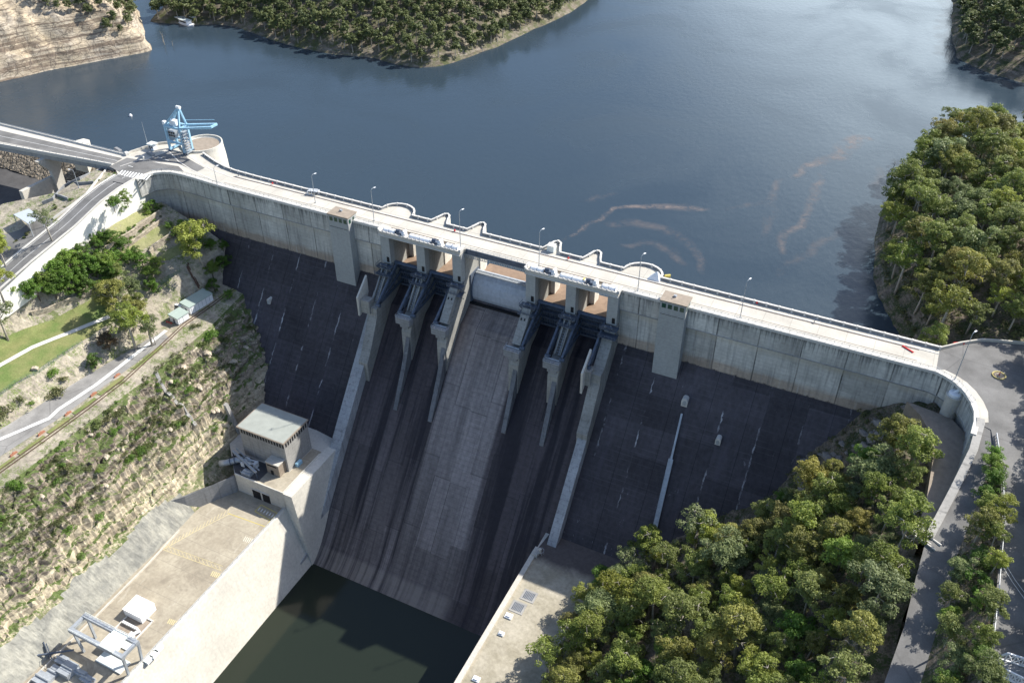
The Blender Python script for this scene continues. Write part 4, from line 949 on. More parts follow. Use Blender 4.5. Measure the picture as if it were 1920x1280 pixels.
# shrubs : one mesh each
def shrub_mesh(seed, R, mat, sq=.75, per=40, size=.5, n=6):
    rng = np.random.default_rng(seed); cl = [(rng.normal()*R*.4, rng.normal()*R*.4, R*(.25+.35*rng.random()), R*(.38+.25*rng.random()), sq) for _ in range(n)]
    return leaves_mesh('shrub', cl, per, size, mat, rng)
SHR = [shrub_mesh(300+i, 1.7+.25*i, M['leaf_green'] if i % 2 else M['leaf_scrub']) for i in range(6)]
def place_shrub(me, x, y, z, s, label, group=None, name='shrub', cat='shrub'):
    o = bpy.data.objects.new(name, me); COL.objects.link(o); o.location = (x, y, z-.15); o.rotation_euler = (0, 0, random.random()*6.28); o.scale = (s, s, s*random.uniform(.8, 1.1)); tag(o, label, cat, group); return o
def in_frame(x, y, z, m=60):
    u, v = project((x, y, z)); return -m < u < 1920+m and -m < v < 1280+m
def inside(x, y, poly):
    c = False; n = len(poly)
    for i in range(n):
        a, b = poly[i], poly[(i+1) % n]
        if (a[1] > y) != (b[1] > y) and x < a[0]+(y-a[1])*(b[0]-a[0])/(b[1]-a[1]): c = not c
    return c
def scatter(poly, dmin, rng, tries=6000, existing=None, ok=None):
    xs = [p[0] for p in poly]; ys = [p[1] for p in poly]; pts = list(existing or []); out = []
    grid = {}
    def key(x, y): return int(x//dmin), int(y//dmin)
    for p in pts: grid.setdefault(key(*p[:2]), []).append(p)
    for _ in range(tries):
        x = min(xs)+rng.random()*(max(xs)-min(xs)); y = min(ys)+rng.random()*(max(ys)-min(ys))
        if not inside(x, y, poly) or (ok and not ok(x, y)): continue
        k = key(x, y); bad = False
        for i in (-1, 0, 1):
            for j in (-1, 0, 1):
                for q in grid.get((k[0]+i, k[1]+j), ()):
                    if (q[0]-x)**2+(q[1]-y)**2 < dmin*dmin: bad = True
        if not bad: grid.setdefault(k, []).append((x, y)); out.append((x, y))
    return out
rng = np.random.default_rng(11)
TREES = []        # (x,y,z,proto,scale,zone)
def zone(poly, dmin, protos, smin, smax, name, ok=None, tries=6000, ztop=15):
    for x, y in scatter(poly, dmin, rng, tries, ok=ok):
        z = ground(x, y)
        if z is None or not (in_frame(x, y, z) or in_frame(x, y, z+ztop)): continue
        TREES.append((x, y, z, protos[int(rng.integers(len(protos)))], smin+(smax-smin)*rng.random(), name))
# lower right bush
RB = [(71,-64),(84,-52),(97,-56),(104,-62),(104,-48),(111,-43),(118,-44),(124,-38),(129,-33),(136,-28),(142,-24),(150,-25),(156,-30),(157.5,-50),(156,-80),(154,-110),(150,-190),(68,-190),(70,-90)]
zone(RB, 6.2, GUM+GUM+THIN[:1]+GRN[2:], .62, 1.25, 'lower right slope')
# strip between the two roads
VS = [(173.8,-34),(174.6,-34),(175.8,-60),(176,-100),(176,-160),(166,-160),(168,-100),(170.5,-66),(173,-44)]
zone(VS, 4.4, GUM[:4]+GRN, .5, .8, 'verge')
# right bank forest, far bank, peninsula, inlet
RK = [(x+3 if x < 200 else x, y) for x, y in rbk]
zone([(152,22),(149,44),(141,58),(136,70),(133,90),(129,110),(129,135),(130,160),(136,188),(145,211),(160,235),(178,247),(330,256),(330,44),(230,46),(186,33),(176,32),(166,30)], 8.2, GUM, .8, 1.45, 'right bank', tries=14000)
zone([(131,500),(138,423),(144,371),(160,354),(182,345),(300,345),(330,640),(131,640)], 8.2, GUM, .85, 1.2, 'far bank', tries=9000)
zone(pen, 5.6, GUM+THIN, .5, .95, 'peninsula', tries=60000, ok=lambda x, y: y < 560 and x > -560 and sdist([(x, y)], pen)[0] > 3)
zone([(-352,163),(-338,148),(-345,139),(-356,133),(-372,120),(-395,118),(-430,140),(-440,225),(-398,208),(-376,190)], 5.2, THIN+GUM[:2], .5, .72, 'inlet point')
TREES.sort(key=lambda t: (Vector(t[:3])-CP).length)
# rank by apparent size: nearest first; 300 individuals, the rest as woodland masses
def where_words(t):
    x, y, z = t[:3]; u, v = project((x, y, z+6))
    return u, v
ZL = {'lower right slope': ('gum tree on the shaded slope below the right end of the dam', 'trees on the slope right of the spillway'),
      'verge': ('small tree in the planted strip between the upper road and the lower road', 'trees between the two roads'),
      'right bank': ('gum tree in the dense forest on the right bank beside the lake', 'forest trees on the right lake bank'),
      'far bank': ('gum tree on the far bank at the upper right of the lake', 'forest trees on the far right bank'),
      'peninsula': ('gum tree on the wooded peninsula across the lake', 'trees on the peninsula'),
      'inlet point': ('pale thin gum tree on the point beside the cut sandstone cliff', 'trees on the point by the cliff')}
NIND = 262
LM = {'lower right slope': [((72,-70),'closest to the sunlit right apron'),((70,-105),'at the picture bottom by the apron'),((95,-52),'near the dark face toe'),((118,-45),'halfway up the dark face'),((135,-34),'just under the dam wall'),((153,-40),'beside the side channel'),((155,-75),'beside the pale troughs'),((152,-110),'low beside the lower road'),((120,-75),'in the middle of the slope'),((100,-85),'in the lower middle of the slope'),((125,-105),'at the picture bottom')],
 'verge': [((174,-38),'at the narrow upper tip of the strip'),((173,-60),'in the middle of the strip'),((172,-85),'towards the lower end of the strip'),((172,-110),'by the white truss bridge')],
 'right bank': [((150,40),'right behind the crest road'),((135,70),'on the shore nearest the dam'),((180,45),'behind the right turning area'),((130,120),'on the shore halfway along'),((165,90),'well inside the wood')],
 'far bank': [((140,370),'at its shore')], 'peninsula': [((-150,210),'at its point')], 'inlet point': [((-340,150),'near the waterline')]}
KW = {'leaf_gum': 'yellow green', 'leaf_olive': 'olive coloured', 'leaf_grey': 'grey green', 'leaf_green': 'vivid', 'leaf_brown': 'russet'}
NM = {v.name: KW[k] for k, v in M.items() if k in KW}
ZN = {'lower right slope': 'on the right hand slope', 'verge': 'between the two right roads', 'right bank': 'in the right bank forest', 'far bank': 'on the far right bank', 'peninsula': 'on the peninsula', 'inlet point': 'on the point by the cut cliff'}
for k, t in enumerate(TREES[:NIND]):
    x, y, z, pr, s, zn = t; lm = min(LM[zn], key=lambda q: (q[0][0]-x)**2+(q[0][1]-y)**2)[1]; sz = 'large' if s*pr.R > 6.6 else 'small' if s*pr.R < 4.4 else 'medium'
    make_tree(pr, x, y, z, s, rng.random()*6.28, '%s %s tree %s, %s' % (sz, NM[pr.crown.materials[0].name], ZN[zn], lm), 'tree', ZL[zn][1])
rest = {}
for t in TREES[NIND:]: rest.setdefault(t[5], []).append(t)
print('TREES', len(TREES), {k: len(v) for k, v in rest.items()})
# woodland masses: lighter trees merged into one object per bank
def light(seed, H, R):
    r_ = np.random.default_rng(seed); tb, cl = tree_geo(r_, H, R, 'gum'); me = leaves_mesh('tmp', cl, 17, 1.15, M['leaf_far'], r_)
    n = len(me.vertices); co_ = np.empty(n*3, np.float32); me.vertices.foreach_get('co', co_); T = np.empty(len(me.polygons), np.float32); me.attributes['tone'].data.foreach_get('value', T); bpy.data.meshes.remove(me)
    return co_.reshape(-1, 3), T, tb
LT = [light(400+i, 15, 4.6+.5*(i % 3)) for i in range(6)]
for zn, ts in rest.items():
    VV = []; TT = []; TB = MB()
    for (x, y, z, pr, s, _) in ts:
        c_, T, tb = LT[int(rng.integers(6))]; a = rng.random()*6.28; R_ = np.array([[math.cos(a), -math.sin(a), 0], [math.sin(a), math.cos(a), 0], [0, 0, 1]])
        sz = np.array([s, s, s*(.85+.3*rng.random())]); VV.append((c_@R_.T)*sz+np.array([x, y, z])); TT.append(np.clip(T*.75+rng.random()*.4-.1, 0, 1))
        TB.add([tuple((R_@np.array(v))*sz+np.array([x, y, z])) for v in tb.v[:24]], [f for f in tb.f if max(f) < 24])
    V = np.concatenate(VV); T = np.concatenate(TT); nf = len(T); me = bpy.data.meshes.new('woodland'); me.vertices.add(len(V)); me.vertices.foreach_set('co', V.astype(np.float32).ravel())
    me.loops.add(nf*4); me.loops.foreach_set('vertex_index', np.arange(nf*4, dtype=np.int32)); me.polygons.add(nf)
    me.polygons.foreach_set('loop_start', np.arange(0, nf*4, 4, dtype=np.int32)); me.polygons.foreach_set('loop_total', np.full(nf, 4, np.int32))
    me.attributes.new('tone', 'FLOAT', 'FACE').data.foreach_set('value', T); me.materials.append(M['leaf_far']); me.update(calc_edges=True)
    o = bpy.data.objects.new('woodland', me); COL.objects.link(o); tag(o, kind='stuff')
    tag(TB.build('woodland_trunks', M['bark']), kind='stuff')
UNUSED = 0
# ---- named garden and hillside trees (left bank), positions read from the photograph
def tree_at(u, v, pr, s, label, cat='tree', name=None, group=None):
    h = hit(u, v)
    if h is None: return
    return make_tree(pr, h.x, h.y, h.z, s, rng.random()*6.28, label, cat, group, name)
tree_at(385,500, GUM[2], 1.5, 'big spreading gum tree beside the dam wall above the terraced garden')
tree_at(420,505, GRN[2], .8, 'dark leafy tree squeezed between the big gum and the dam face')
tree_at(352,470, GUM[1], .8, 'second gum tree left of the big gum beside the dam wall')
tree_at(365,478, GRN[1], 0.96, 'leafy tree under the big gum close to the dam wall')
tree_at(255,655, GUM[5], 1.43, 'tall gum with a bare white trunk at the upper end of the lawn')
tree_at(232,600, GUM[1], 1.24, 'yellowish gum tree between the lawn and the small sheds')
tree_at(285,648, THIN[0], 1.16, 'grey green gum tree just left of the white sheds')
tree_at(205,655, BRN[0], 1.16, 'reddish brown tree at the right edge of the lawn')
tree_at(180,690, GRN[0], 0.78, 'round green tree by the fence below the lawn')
tree_at(16,640, THIN[1], 1.32, 'gum with a pale slanting trunk standing on the lawn at the left edge', )
tree_at(5,560, GUM[4], 1.08, 'gum tree in front of the white wall at the left edge')
tree_at(98,452, THIN[2], 0.96, 'small grey gum on the roadside beside the carport')
tree_at(10,500, GUM[0], 0.96, 'gum tree on the car park at the left edge')
tree_at(-8,470, GUM[6], 0.96, 'gum tree behind the car park half out of view')
tree_at(405,548, GRN[1], 0.78, 'bushy bright tree between the shed and the dam', )
tree_at(288,548, GRN[0], 0.85, 'dark green round tree left of the inclined rails')
tree_at(270,500, GRN[2], 0.78, 'dark green tree at the lower end of the garden terraces')
tree_at(228,402, GRN[3], 0.65, 'leafy tree against the sunlit white wall')
tree_at(240,385, GRN[1], 0.56, 'small tree in the corner of the white wall')
tree_at(278,396, GRN[0], 0.56, 'round bright shrub-like tree in the shade line of the dam')
for i, (u, v, s) in enumerate([(60,560,.62),(85,540,.55),(110,520,.6),(135,505,.55),(160,490,.58),(185,478,.5),(105,560,.58),(130,548,.6),(155,530,.62),(180,520,.6),(205,505,.6),(215,530,.6),(190,548,.5),(150,560,.45),(230,470,.5),(212,460,.45),(195,455,.4),(178,462,.35)]):
    tree_at(u, v, GRN[i % 4], s*1.6, 'dark green tree in the thicket below the white retaining wall', group='thicket below the retaining wall')
for i, (u, v, s) in enumerate([(222,520,.8),(246,548,.85),(262,575,.75),(236,575,.8),(272,602,.8),(250,622,.75),(218,556,.7),(292,632,.6)]):
    tree_at(u, v+14, (GUM+THIN)[(i*3) % 11], s, 'gum tree in the cluster between the lawn and the sheds', group='gums between the lawn and the sheds')
for i, (u, v, s) in enumerate([(20,560,.9),(50,548,.9),(75,556,.85),(98,536,.9),(122,540,.95),(146,520,.9),(170,508,.9),(192,496,.85),(140,482,.7),(205,518,.9),(165,548,.8),(215,488,.8),(240,490,.8),(258,478,.7),(288,520,.8),(296,498,.7),(120,500,.8),(66,536,.7)]):
    tree_at(u, v+6, GRN[(i*3+1) % 4], s, 'dark green tree in the thicket below the white retaining wall', group='thicket below the retaining wall')
for i, (u, v, s) in enumerate([(330,445,.6),(345,430,.55),(318,432,.45),(400,520,.7),(430,560,.6),(418,470,.6),(395,470,.7),(215,395,.6),(222,385,.5),(232,372,.5),(262,385,.45),(290,392,.4)]):
    tree_at(u, v, GRN[i % 4], s, 'leafy green bush-like tree close under the curved dam wall', group='bushes under the curved dam wall')
# isolated trees on the right slope
tree_at(1300,1040, THIN[0], 1.47, 'lone open-crowned gum standing in front of the dark dam face')
tree_at(1467,945, GRN[0], 0.78, 'small round tree alone at the edge of the rocks under the dark face')
# scrub on the rocky slope
# trees standing just outside the right edge, whose crowns shade the upper road
for x, y in scatter([(187,24),(198,22),(206,-10),(200,-60),(196,-110),(188,-110),(188,-60),(190,-10)], 5.5, rng, 1500):
    u, v = project((x, y, 9)); u2, _ = project((x-5, y, 12))
    if u2 > 1935 and u < 2160: make_tree(GUM[int(rng.integers(8))], x, y, 0, .85+.35*rng.random(), rng.random()*6.28, 'roadside gum tree just beyond the right edge of the picture', 'tree', 'roadside trees beyond the upper road')
sl = scatter([(-95,-30),(-113,-22),(-117,-45),(-116,-110),(-118,-200),(-95,-200),(-94,-60)], 1.9, rng, 7000)
cnt = 0; rest_s = []
for x, y in sl:
    z = ground(x, y)
    if z is None or not in_frame(x, y, z, 10): continue
    d = fbm(x*.06, y*.06, 4, 3)
    if d < -.05+.12*rng.random() or (z < -64 and rng.random() < .8): continue
    if cnt < 70 and rng.random() < .35:
        place_shrub(SHR[int(rng.integers(6))], x, y, z, .45+.5*rng.random(), 'low green shrub growing on the rocky slope', 'shrubs on the rocky slope'); cnt += 1
    else: rest_s.append((x, y, z, .22+.4*rng.random()))
def mass(name, items, meshes, mat):
    VV = []; TT = []; base = []
    for me in meshes:
        n = len(me.vertices); c_ = np.empty(n*3, np.float32); me.vertices.foreach_get('co', c_); T = np.empty(len(me.polygons), np.float32); me.attributes['tone'].data.foreach_get('value', T); base.append((c_.reshape(-1, 3), T))
    for x, y, z, s in items:
        c_, T = base[int(rng.integers(len(base)))]; VV.append(c_*s+np.array([x, y, z])); TT.append(np.clip(T+rng.normal()*.2, 0, 1))
    V = np.concatenate(VV); T = np.concatenate(TT); nf = len(T); me = bpy.data.meshes.new(name); me.vertices.add(len(V)); me.vertices.foreach_set('co', V.astype(np.float32).ravel())
    me.loops.add(nf*4); me.loops.foreach_set('vertex_index', np.arange(nf*4, dtype=np.int32)); me.polygons.add(nf)
    me.polygons.foreach_set('loop_start', np.arange(0, nf*4, 4, dtype=np.int32)); me.polygons.foreach_set('loop_total', np.full(nf, 4, np.int32))
    me.attributes.new('tone', 'FLOAT', 'FACE').data.foreach_set('value', T.astype(np.float32)); me.materials.append(mat); me.update(calc_edges=True)
    o = bpy.data.objects.new(name, me); COL.objects.link(o); tag(o, kind='stuff'); return o
small = [shrub_mesh(340+i, 1.7, M['leaf_scrub'], .7, 16, .7, 4) for i in range(4)]
extra = []
for x, y in scatter([(-94,-55),(-112,-20),(-117,-40),(-117,-200),(-94,-200)], 1.3, rng, 9000):
    z = ground(x, y)
    if z and fbm(x*.05, y*.05, 14, 4) > .03 and z > -66 and in_frame(x, y, z, 10): extra.append((x, y, z, .25+.45*rng.random()))
mass('scrub', rest_s+extra, small, M['leaf_scrub'])
under = []
for poly in (RB, VS, [(92,-44),(103,-29),(119,-24),(125,-12.5),(133,-8.5),(140,-2),(149,-6),(155,-20),(152,-34),(120,-52),(100,-60)]):
    for x, y in scatter(poly, 3., rng, 3500):
        z = ground(x, y)
        if z is not None and in_frame(x, y, z, 20): under.append((x, y, z, .5+.7*rng.random()))
for x, y in scatter([(150,26),(144,46),(136,66),(130,90),(128,130),(128,200),(140,250),(170,270),(200,200),(190,40),(182,33)], 4., rng, 3500):
    z = ground(x, y)
    if z is not None and in_frame(x, y, z, 20): under.append((x, y, z, .8+.7*rng.random()))
mass('undergrowth', under, small, M['leaf_scrub'])
# ================================================================= THINGS
def strip_px(pl, w, name, mat, z=None, **k):
    """a narrow band following pixel points on the land"""
    P = [hit(*p) for p in pl]; L = []; R_ = []
    for i, p in enumerate(P):
        d = P[min(i+1,len(P)-1)]-P[max(i-1,0)]; d.z = 0; d.normalize(); n = Vector((-d.y, d.x, 0))*w/2; L.append((p.x+n.x, p.y+n.y)); R_.append((p.x-n.x, p.y-n.y))
    return drape(L+R_[::-1], name, mat, world=True, **k)
# ---------------------------------------------------------------- ground patches, left bank
tag(drape([(-10,640),(60,612),(120,588),(182,556),(205,556),(214,600),(150,642),(75,690),(-10,742)], 'lawn', M['lawn'], .12), kind='structure')
tag(strip_px([(-8,690),(60,652),(130,624),(205,594)], 1.9, 'footpath', M['coping'], off=.22), kind='structure')
tag(drape([(304,622),(318,634),(226,702),(120,778),(-12,864),(-12,812),(150,712),(250,652)], 'service_road', M['asphalt_pale'], .1), kind='structure')
tag(strip_px([(312,620),(250,668),(180,722),(110,768),(92,785),(0,824),(-12,829)], 1.6, 'road_marking', M['paint'], off=.24), kind='structure')
for i, (a, b_) in enumerate((((304,650),(250,692)),((232,706),(186,740)),((180,747),(138,776)),((130,784),(90,812)),((84,818),(36,852)),((28,858),(-8,884)))):
    tag(strip_px([a, b_], 1.9, 'grass_strip', M['lawn'], off=.2), kind='structure')
def track(px, name):
    P = [hit(*p) for p in px]; b = MB()
    for s in (-.75, .75):
        pts = [p+Vector((s*.9, 0, .25)) for p in P]
        for i in range(len(pts)-1): b.bar(pts[i], pts[i+1], .28, .2)
    return b.build(name, M['rust'])
tr_ = track([(441,540),(400,570),(345,609),(290,661),(230,716),(160,769),(90,820),(0,884),(-20,898)], 'rail_track'); tag(tr_, 'dark narrow rail track running along the service bench above the cliff', 'rail track')
for k, (u, v) in enumerate([(220,705),(176,740),(128,776),(78,813),(26,852)]):
    h = hit(u, v); b = MB(); b.prism([(-1.6,0),(1.6,0),(1.5,.3),(1.3,.35),(1.2,.8),(-1.2,.8),(-1.3,.35),(-1.5,.3)], -.25, .25, 'y'); b.prism([(-.3,1.),(.3,1.),(.3,1.1),(-.3,1.1)], -.2,.2,'y')
    o = b.build('road_barrier', M['orange']); o.location = h; o.rotation_euler = (0,0,math.radians(88)); tag(o, 'orange and white block barrier between the service road and the rail track', 'barrier', 'orange barriers along the service road')
# garden terraces
for px in ([(200,490),(235,463),(275,434),(322,416),(332,430),(292,454),(240,482),(215,494)], [(186,456),(212,422),(262,390),(304,380),(304,394),(264,414),(225,442),(200,464)], [(283,490),(345,452),(354,468),(318,488)], [(408,556),(440,538),(446,544),(415,566)],):
    tag(drape(px, 'lawn', M['dry'], .14), kind='structure')
def stone_wall(px, h, label, mat=None, t=.8):
    P = [hit(*p) for p in px]; b = MB(); Q = []
    for i in range(len(P)-1):
        for j in range(4): Q.append(P[i].lerp(P[i+1], j/4))
    Q.append(P[-1]); Q = [(p.x, p.y, (ground(p.x, p.y) or p.z)-.8) for p in Q]
    b.wallpath(Q, t, h+.8); o = b.build('stone_wall', mat or M['gunite']); tag(o, label, 'stone wall'); return o
M['stone'] = rock('garden sandstone', (.52,.45,.34), (.38,.32,.25), (.58,.51,.4), strata=1.6)
stone_wall([(200,470),(235,448),(268,426),(301,402)], 2.2, 'upper long stone wall stepping across the terraced garden', M['stone'])
stone_wall([(200,484),(240,462),(275,438),(304,416)], 1.6, 'second long stone wall of the terraced garden, below the flower bed', M['stone'])
stone_wall([(283,480),(287,470),(320,448),(325,438)], 2.6, 'short stone wall round the lowest garden terrace', M['stone'])
stone_wall([(60,590),(110,575),(150,560),(185,545)], 1.8, 'rough stone wall along the upper edge of the lawn', M['stone'])
bedpts = []
for (a, c) in (((205,474),(300,408)),((202,458),(252,426)),((284,466),(322,440)),((270,404),(305,388))):
    for k in range(13):
        t = k/12; h = hit(a[0]+(c[0]-a[0])*t+random.uniform(-2,2), a[1]+(c[1]-a[1])*t+random.uniform(-2,2)); bedpts.append((h.x, h.y, h.z, random.uniform(.35,.6)))
for k, (x, y, z, s) in enumerate(bedpts): place_shrub(SHR[k % 6], x, y, z, s, 'small shrub in the beds of the terraced garden', 'garden bed shrubs')
# slope bushes read from the photo
for (u, v, s, l) in [(390,635,1.3,'dense'),(378,650,1.1,'dense'),(200,790,1.5,'d'),(180,800,1.3,'d'),(225,775,1.2,'d'),(190,815,1.2,'d'),(95,895,1.2,''),(110,905,1.,''),(120,880,.9,''),(340,700,1.1,''),(330,715,1.,''),(350,735,.9,''),(300,790,1.,''),(320,800,.9,''),(150,950,1.,''),(180,975,1.,''),(60,850+80,1.,''),(135,990,1.1,''),(250,830,.9,''),(270,845,.9,''),(240,860,.8,''),(370,560+52,.9,''),(420,640,1.,''),(430,600,.8,'')]:
    h = hit(u, v); place_shrub(SHR[(u+v) % 6], h.x, h.y, h.z, s, 'larger leafy bush among the rocks of the cut slope', 'large bushes on the rocky slope', 'bush', 'bush')
for (u, v, s) in [(100,745,1.2),(112,735,1.1),(55,760,1.),(40,752,.9),(10,780,1.6),(0,772,1.4),(120,712,1.2),(95,705,1.)]:
    h = hit(u, v); place_shrub(SHR[u % 6], h.x, h.y, h.z, s, 'bush on the bank between the lawn and the service road', 'bushes beside the service road', 'bush', 'bush')
# boulders on the slope
def boulder_mesh(seed, mat):
    import bmesh
    bm = bmesh.new(); bmesh.ops.create_icosphere(bm, subdivisions=2, radius=1.)
    for v in bm.verts:
        p = v.co.copy(); q = Vector((round(p.x*1.6)/1.6, round(p.y*1.6)/1.6, round(p.z*1.6)/1.6)); v.co = p.lerp(q, .55)*(1+.25*MN.noise(p*1.3+Vector((seed*7,0,0)))); v.co.z *= .65
    me = bpy.data.meshes.new('boulder'); bm.to_mesh(me); bm.free(); me.materials.append(mat); return me
BM_ = [boulder_mesh(i, M['stone']) for i in range(5)]
for k in range(26):
    y = -30-rng.random()*130; x = -96-rng.random()*19; z = ground(x, y)
    if z is None or not in_frame(x, y, z, 0): continue
    o = bpy.data.objects.new('boulder', BM_[k % 5]); COL.objects.link(o); s = .5+1.1*rng.random()**2; o.location = (x, y, z); o.rotation_euler = (0, .2, 1.0+rng.normal()*.3); o.scale = (s, s*1.7, s); tag(o, 'pale sandstone boulder lying on the rocky slope', 'boulder', 'boulders on the rocky slope')
RB_ = [boulder_mesh(i+9, rock('grey weathered rock %d' % i, (.30,.27,.24), (.18,.16,.145), (.40,.37,.33), strata=1.)) for i in range(2)]
for k in range(46):
    u = 1490+rng.random()*230; v = 905-(u-1490)*.62+rng.normal()*16; h = hit(u, v)
    if h.y > -3: continue
    o = bpy.data.objects.new('boulder', RB_[k % 2]); COL.objects.link(o); s = .7+1.7*rng.random()**2; o.location = h; o.rotation_euler = (0, .2, rng.random()*3); o.scale = (s*1.5, s, s*.8); tag(o, 'grey boulder in the rubble where the right slope meets the dark dam face', 'boulder', 'rubble along the right foot of the dam')
# concrete ribs on the slope
def slope_rib(px, w, label):
    P = [hit(*p) for p in px]; b = MB(); Q = []
    for i in range(len(P)-1):
        for j in range(5): p = P[i].lerp(P[i+1], j/5); Q.append(Vector((p.x, p.y, (ground(p.x,p.y) or p.z)+.1)))
    Q.append(P[-1])
    for i in range(len(Q)-1): b.bar(Q[i], Q[i+1], w, .7)
    tag(b.build('concrete_drain', M['conc']), label, 'drain')
slope_rib([(292,697),(305,725),(330,755),(350,775),(367,797)], 1.3, 'thin concrete drain running down the rocky slope')
b = MB(); p = hit(418,765); b.bar(Vector((-94.5,p.y,p.z+3)), Vector((-92.,p.y+1,-78)), 1.4, 1.6); tag(b.build('concrete_buttress', M['conc']), 'slanting concrete rib leaning on the cliff beside the powerhouse', 'buttress')
# gunite slab terrace detail : rail on terrace edge foot
# fences
def fence(px, h, label, mat, sp=2.5):
    P = [hit(*p) for p in px]; Q = []
    for i in range(len(P)-1):
        k = max(1, round((P[i+1]-P[i]).length/sp))
        for j in range(k): p = P[i].lerp(P[i+1], j/k); Q.append(Vector((p.x, p.y, ground(p.x,p.y) or p.z)))
    Q.append(P[-1]); f = thing('fence', label, 'fence', tuple(Q[0])); b = MB()
    for p in Q: b.bar(p, p+Vector((0,0,h)), .09)
    b.build('fence_posts', mat, f); b = MB()
    for i in range(len(Q)-1):
        for hh in (h, h*.66, h*.33, .1): b.bar(Q[i]+Vector((0,0,hh)), Q[i+1]+Vector((0,0,hh)), .06)
    b.build('fence_wires', mat, f)
M['green_wire'] = simple('green wire fence', (.06,.17,.11), .6)
fence([(155,642),(110,672),(75,698),(30,720),(0,742)], 1.7, 'green wire fence along the lower edge of the lawn', M['green_wire'])
fence([(338,510),(318,522),(302,535)], 1.5, 'short green wire fence left of the inclined rails', M['green_wire'])
# ---------------------------------------------------------------- sheds on the bench
def shed(cx, cy, z, L, W_, h, rz, label, awn=None):
    t = thing('shed', label, 'shed', (cx, cy, z), rz); b = MB(); b.box(-W_/2,W_/2,-L/2,L/2,0,h); b.build('walls', M['white'], t, world=False)
    b = MB(); b.prism([(-W_/2-.3,h),(W_/2+.3,h+.02),(W_/2+.3,h+.2),(-W_/2-.3,h+.75)], -L/2-.3, L/2+.3, 'y'); b.build('roof', M['shed_roof'], t, world=False)
    b = MB()
    for k in range(int(L/2)): b.box(W_/2, W_/2+.05, -L/2+.6+k*2, -L/2+.75+k*2, 0, h)
    b.build('wall_batten', M['steel_light'], t, world=False)
    b = MB(); b.box(-.6,.6,-L/2-.06,-L/2,0,2.1); b.build('door', M['steel'], t, world=False)
    return t
h1 = hit(378,585); shed(-130.6,-30.8,-43.2,12.5,5.6,3.6,-.12,'long low white shed with a pale flat roof on the service bench')
shed(-130.3,-42.2,-43.3,5.8,5.2,3.,-.1,'small square white shed with a pale roof at the end of the service road')
b = MB(); b.box(-137.5,-133.2,-37.8,-36.6,-40.4,-40.2); b.bar((-137,-37.3,-43.5),(-137,-37.3,-40.3),.2); b.bar((-134,-37.3,-43.5),(-134,-37.3,-40.3),.2); tag(b.build('awning', M['white']), 'narrow white awning between the two white sheds', 'awning')
b = MB()
for k in range(9):
    t = k/8; y = -36+14*t; b.box(-135.4,-134.6,y-.2,y+.2,-43.5,-39.8+t*.5)
b.box(-135.3,-134.8,-36.5,-21.,-43.6,-40.2); tag(b.build('bench_wall', M['conc_grey']), 'grey concrete wall with ribs behind the long white shed', 'retaining wall')
b = MB(); A_ = [hit(375,540), hit(352,500)]; A_[1] = Vector((A_[1].x, A_[1].y, A_[1].z))
for s in (-1.6,-.1,1.6):
    p = A_[0]+Vector((s*.6,-s*.8,.9)); q = A_[1]+Vector((s*.6,-s*.8,1.1)); b.bar(p, q, .5 if s != -.1 else .25, .7)
tag(b.build('inclined_rails', M['rust']), 'pair of rusty inclined rails climbing the bank behind the sheds', 'inclined railway')
h = hit(318,607); b = MB(); b.bar((h.x-1.6,h.y,h.z+.9),(h.x+1.6,h.y,h.z+.9),.15,.3); b.bar((h.x-1.6,h.y,h.z+.4),(h.x+1.6,h.y,h.z+.4),.1,.12); b.bar((h.x-1.6,h.y,h.z),(h.x-1.6,h.y,h.z+1.1),.15); tag(b.build('red_gate', M['red']), 'red gate across the end of the service road beside the small shed', 'gate')
h = hit(66,693); b = MB(); b.box(-1.2,1.2,-.7,.7,0,.7); b.prism([(-1.4,.7),(1.4,.7),(.3,1.3),(-.9,1.2)],-.8,.8,'y'); o = b.build('picnic_table', M['stone']); o.location = h; o.rotation_euler = (0,0,.6); tag(o, 'small pale block standing alone on the lawn near the fence', 'block')
# ---------------------------------------------------------------- road on the left abutment
AR = [(-171.4,y,zr(y)+.14) for y in range(-12,-241,-2)]; AL = [(-181.6,y,zr(y)+.14) for y in range(-12,-241,-2)]
b = MB(); b.ribbon(AL, AR); ro = b.build('abutment_road', M['asphalt']); tag(ro, kind='structure')
b = MB(); b.ribbon([(-176.7,y,z+.02) for x,y,z in AR],[(-176.5,y,z+.02) for x,y,z in AR]); b.ribbon([(-180.9,y,z+.02) for x,y,z in AR],[(-180.7,y,z+.02) for x,y,z in AR]); tag(b.build('lane_marking', M['paint']), kind='structure')
b = MB(); b.wallpath([(-182.,y,zr(y)-.1) for y in range(-13,-150,-6)], .9, .5); tag(b.build('road_kerb', M['coping']), 'pale raised kerb on the far side of the abutment road', 'kerb')
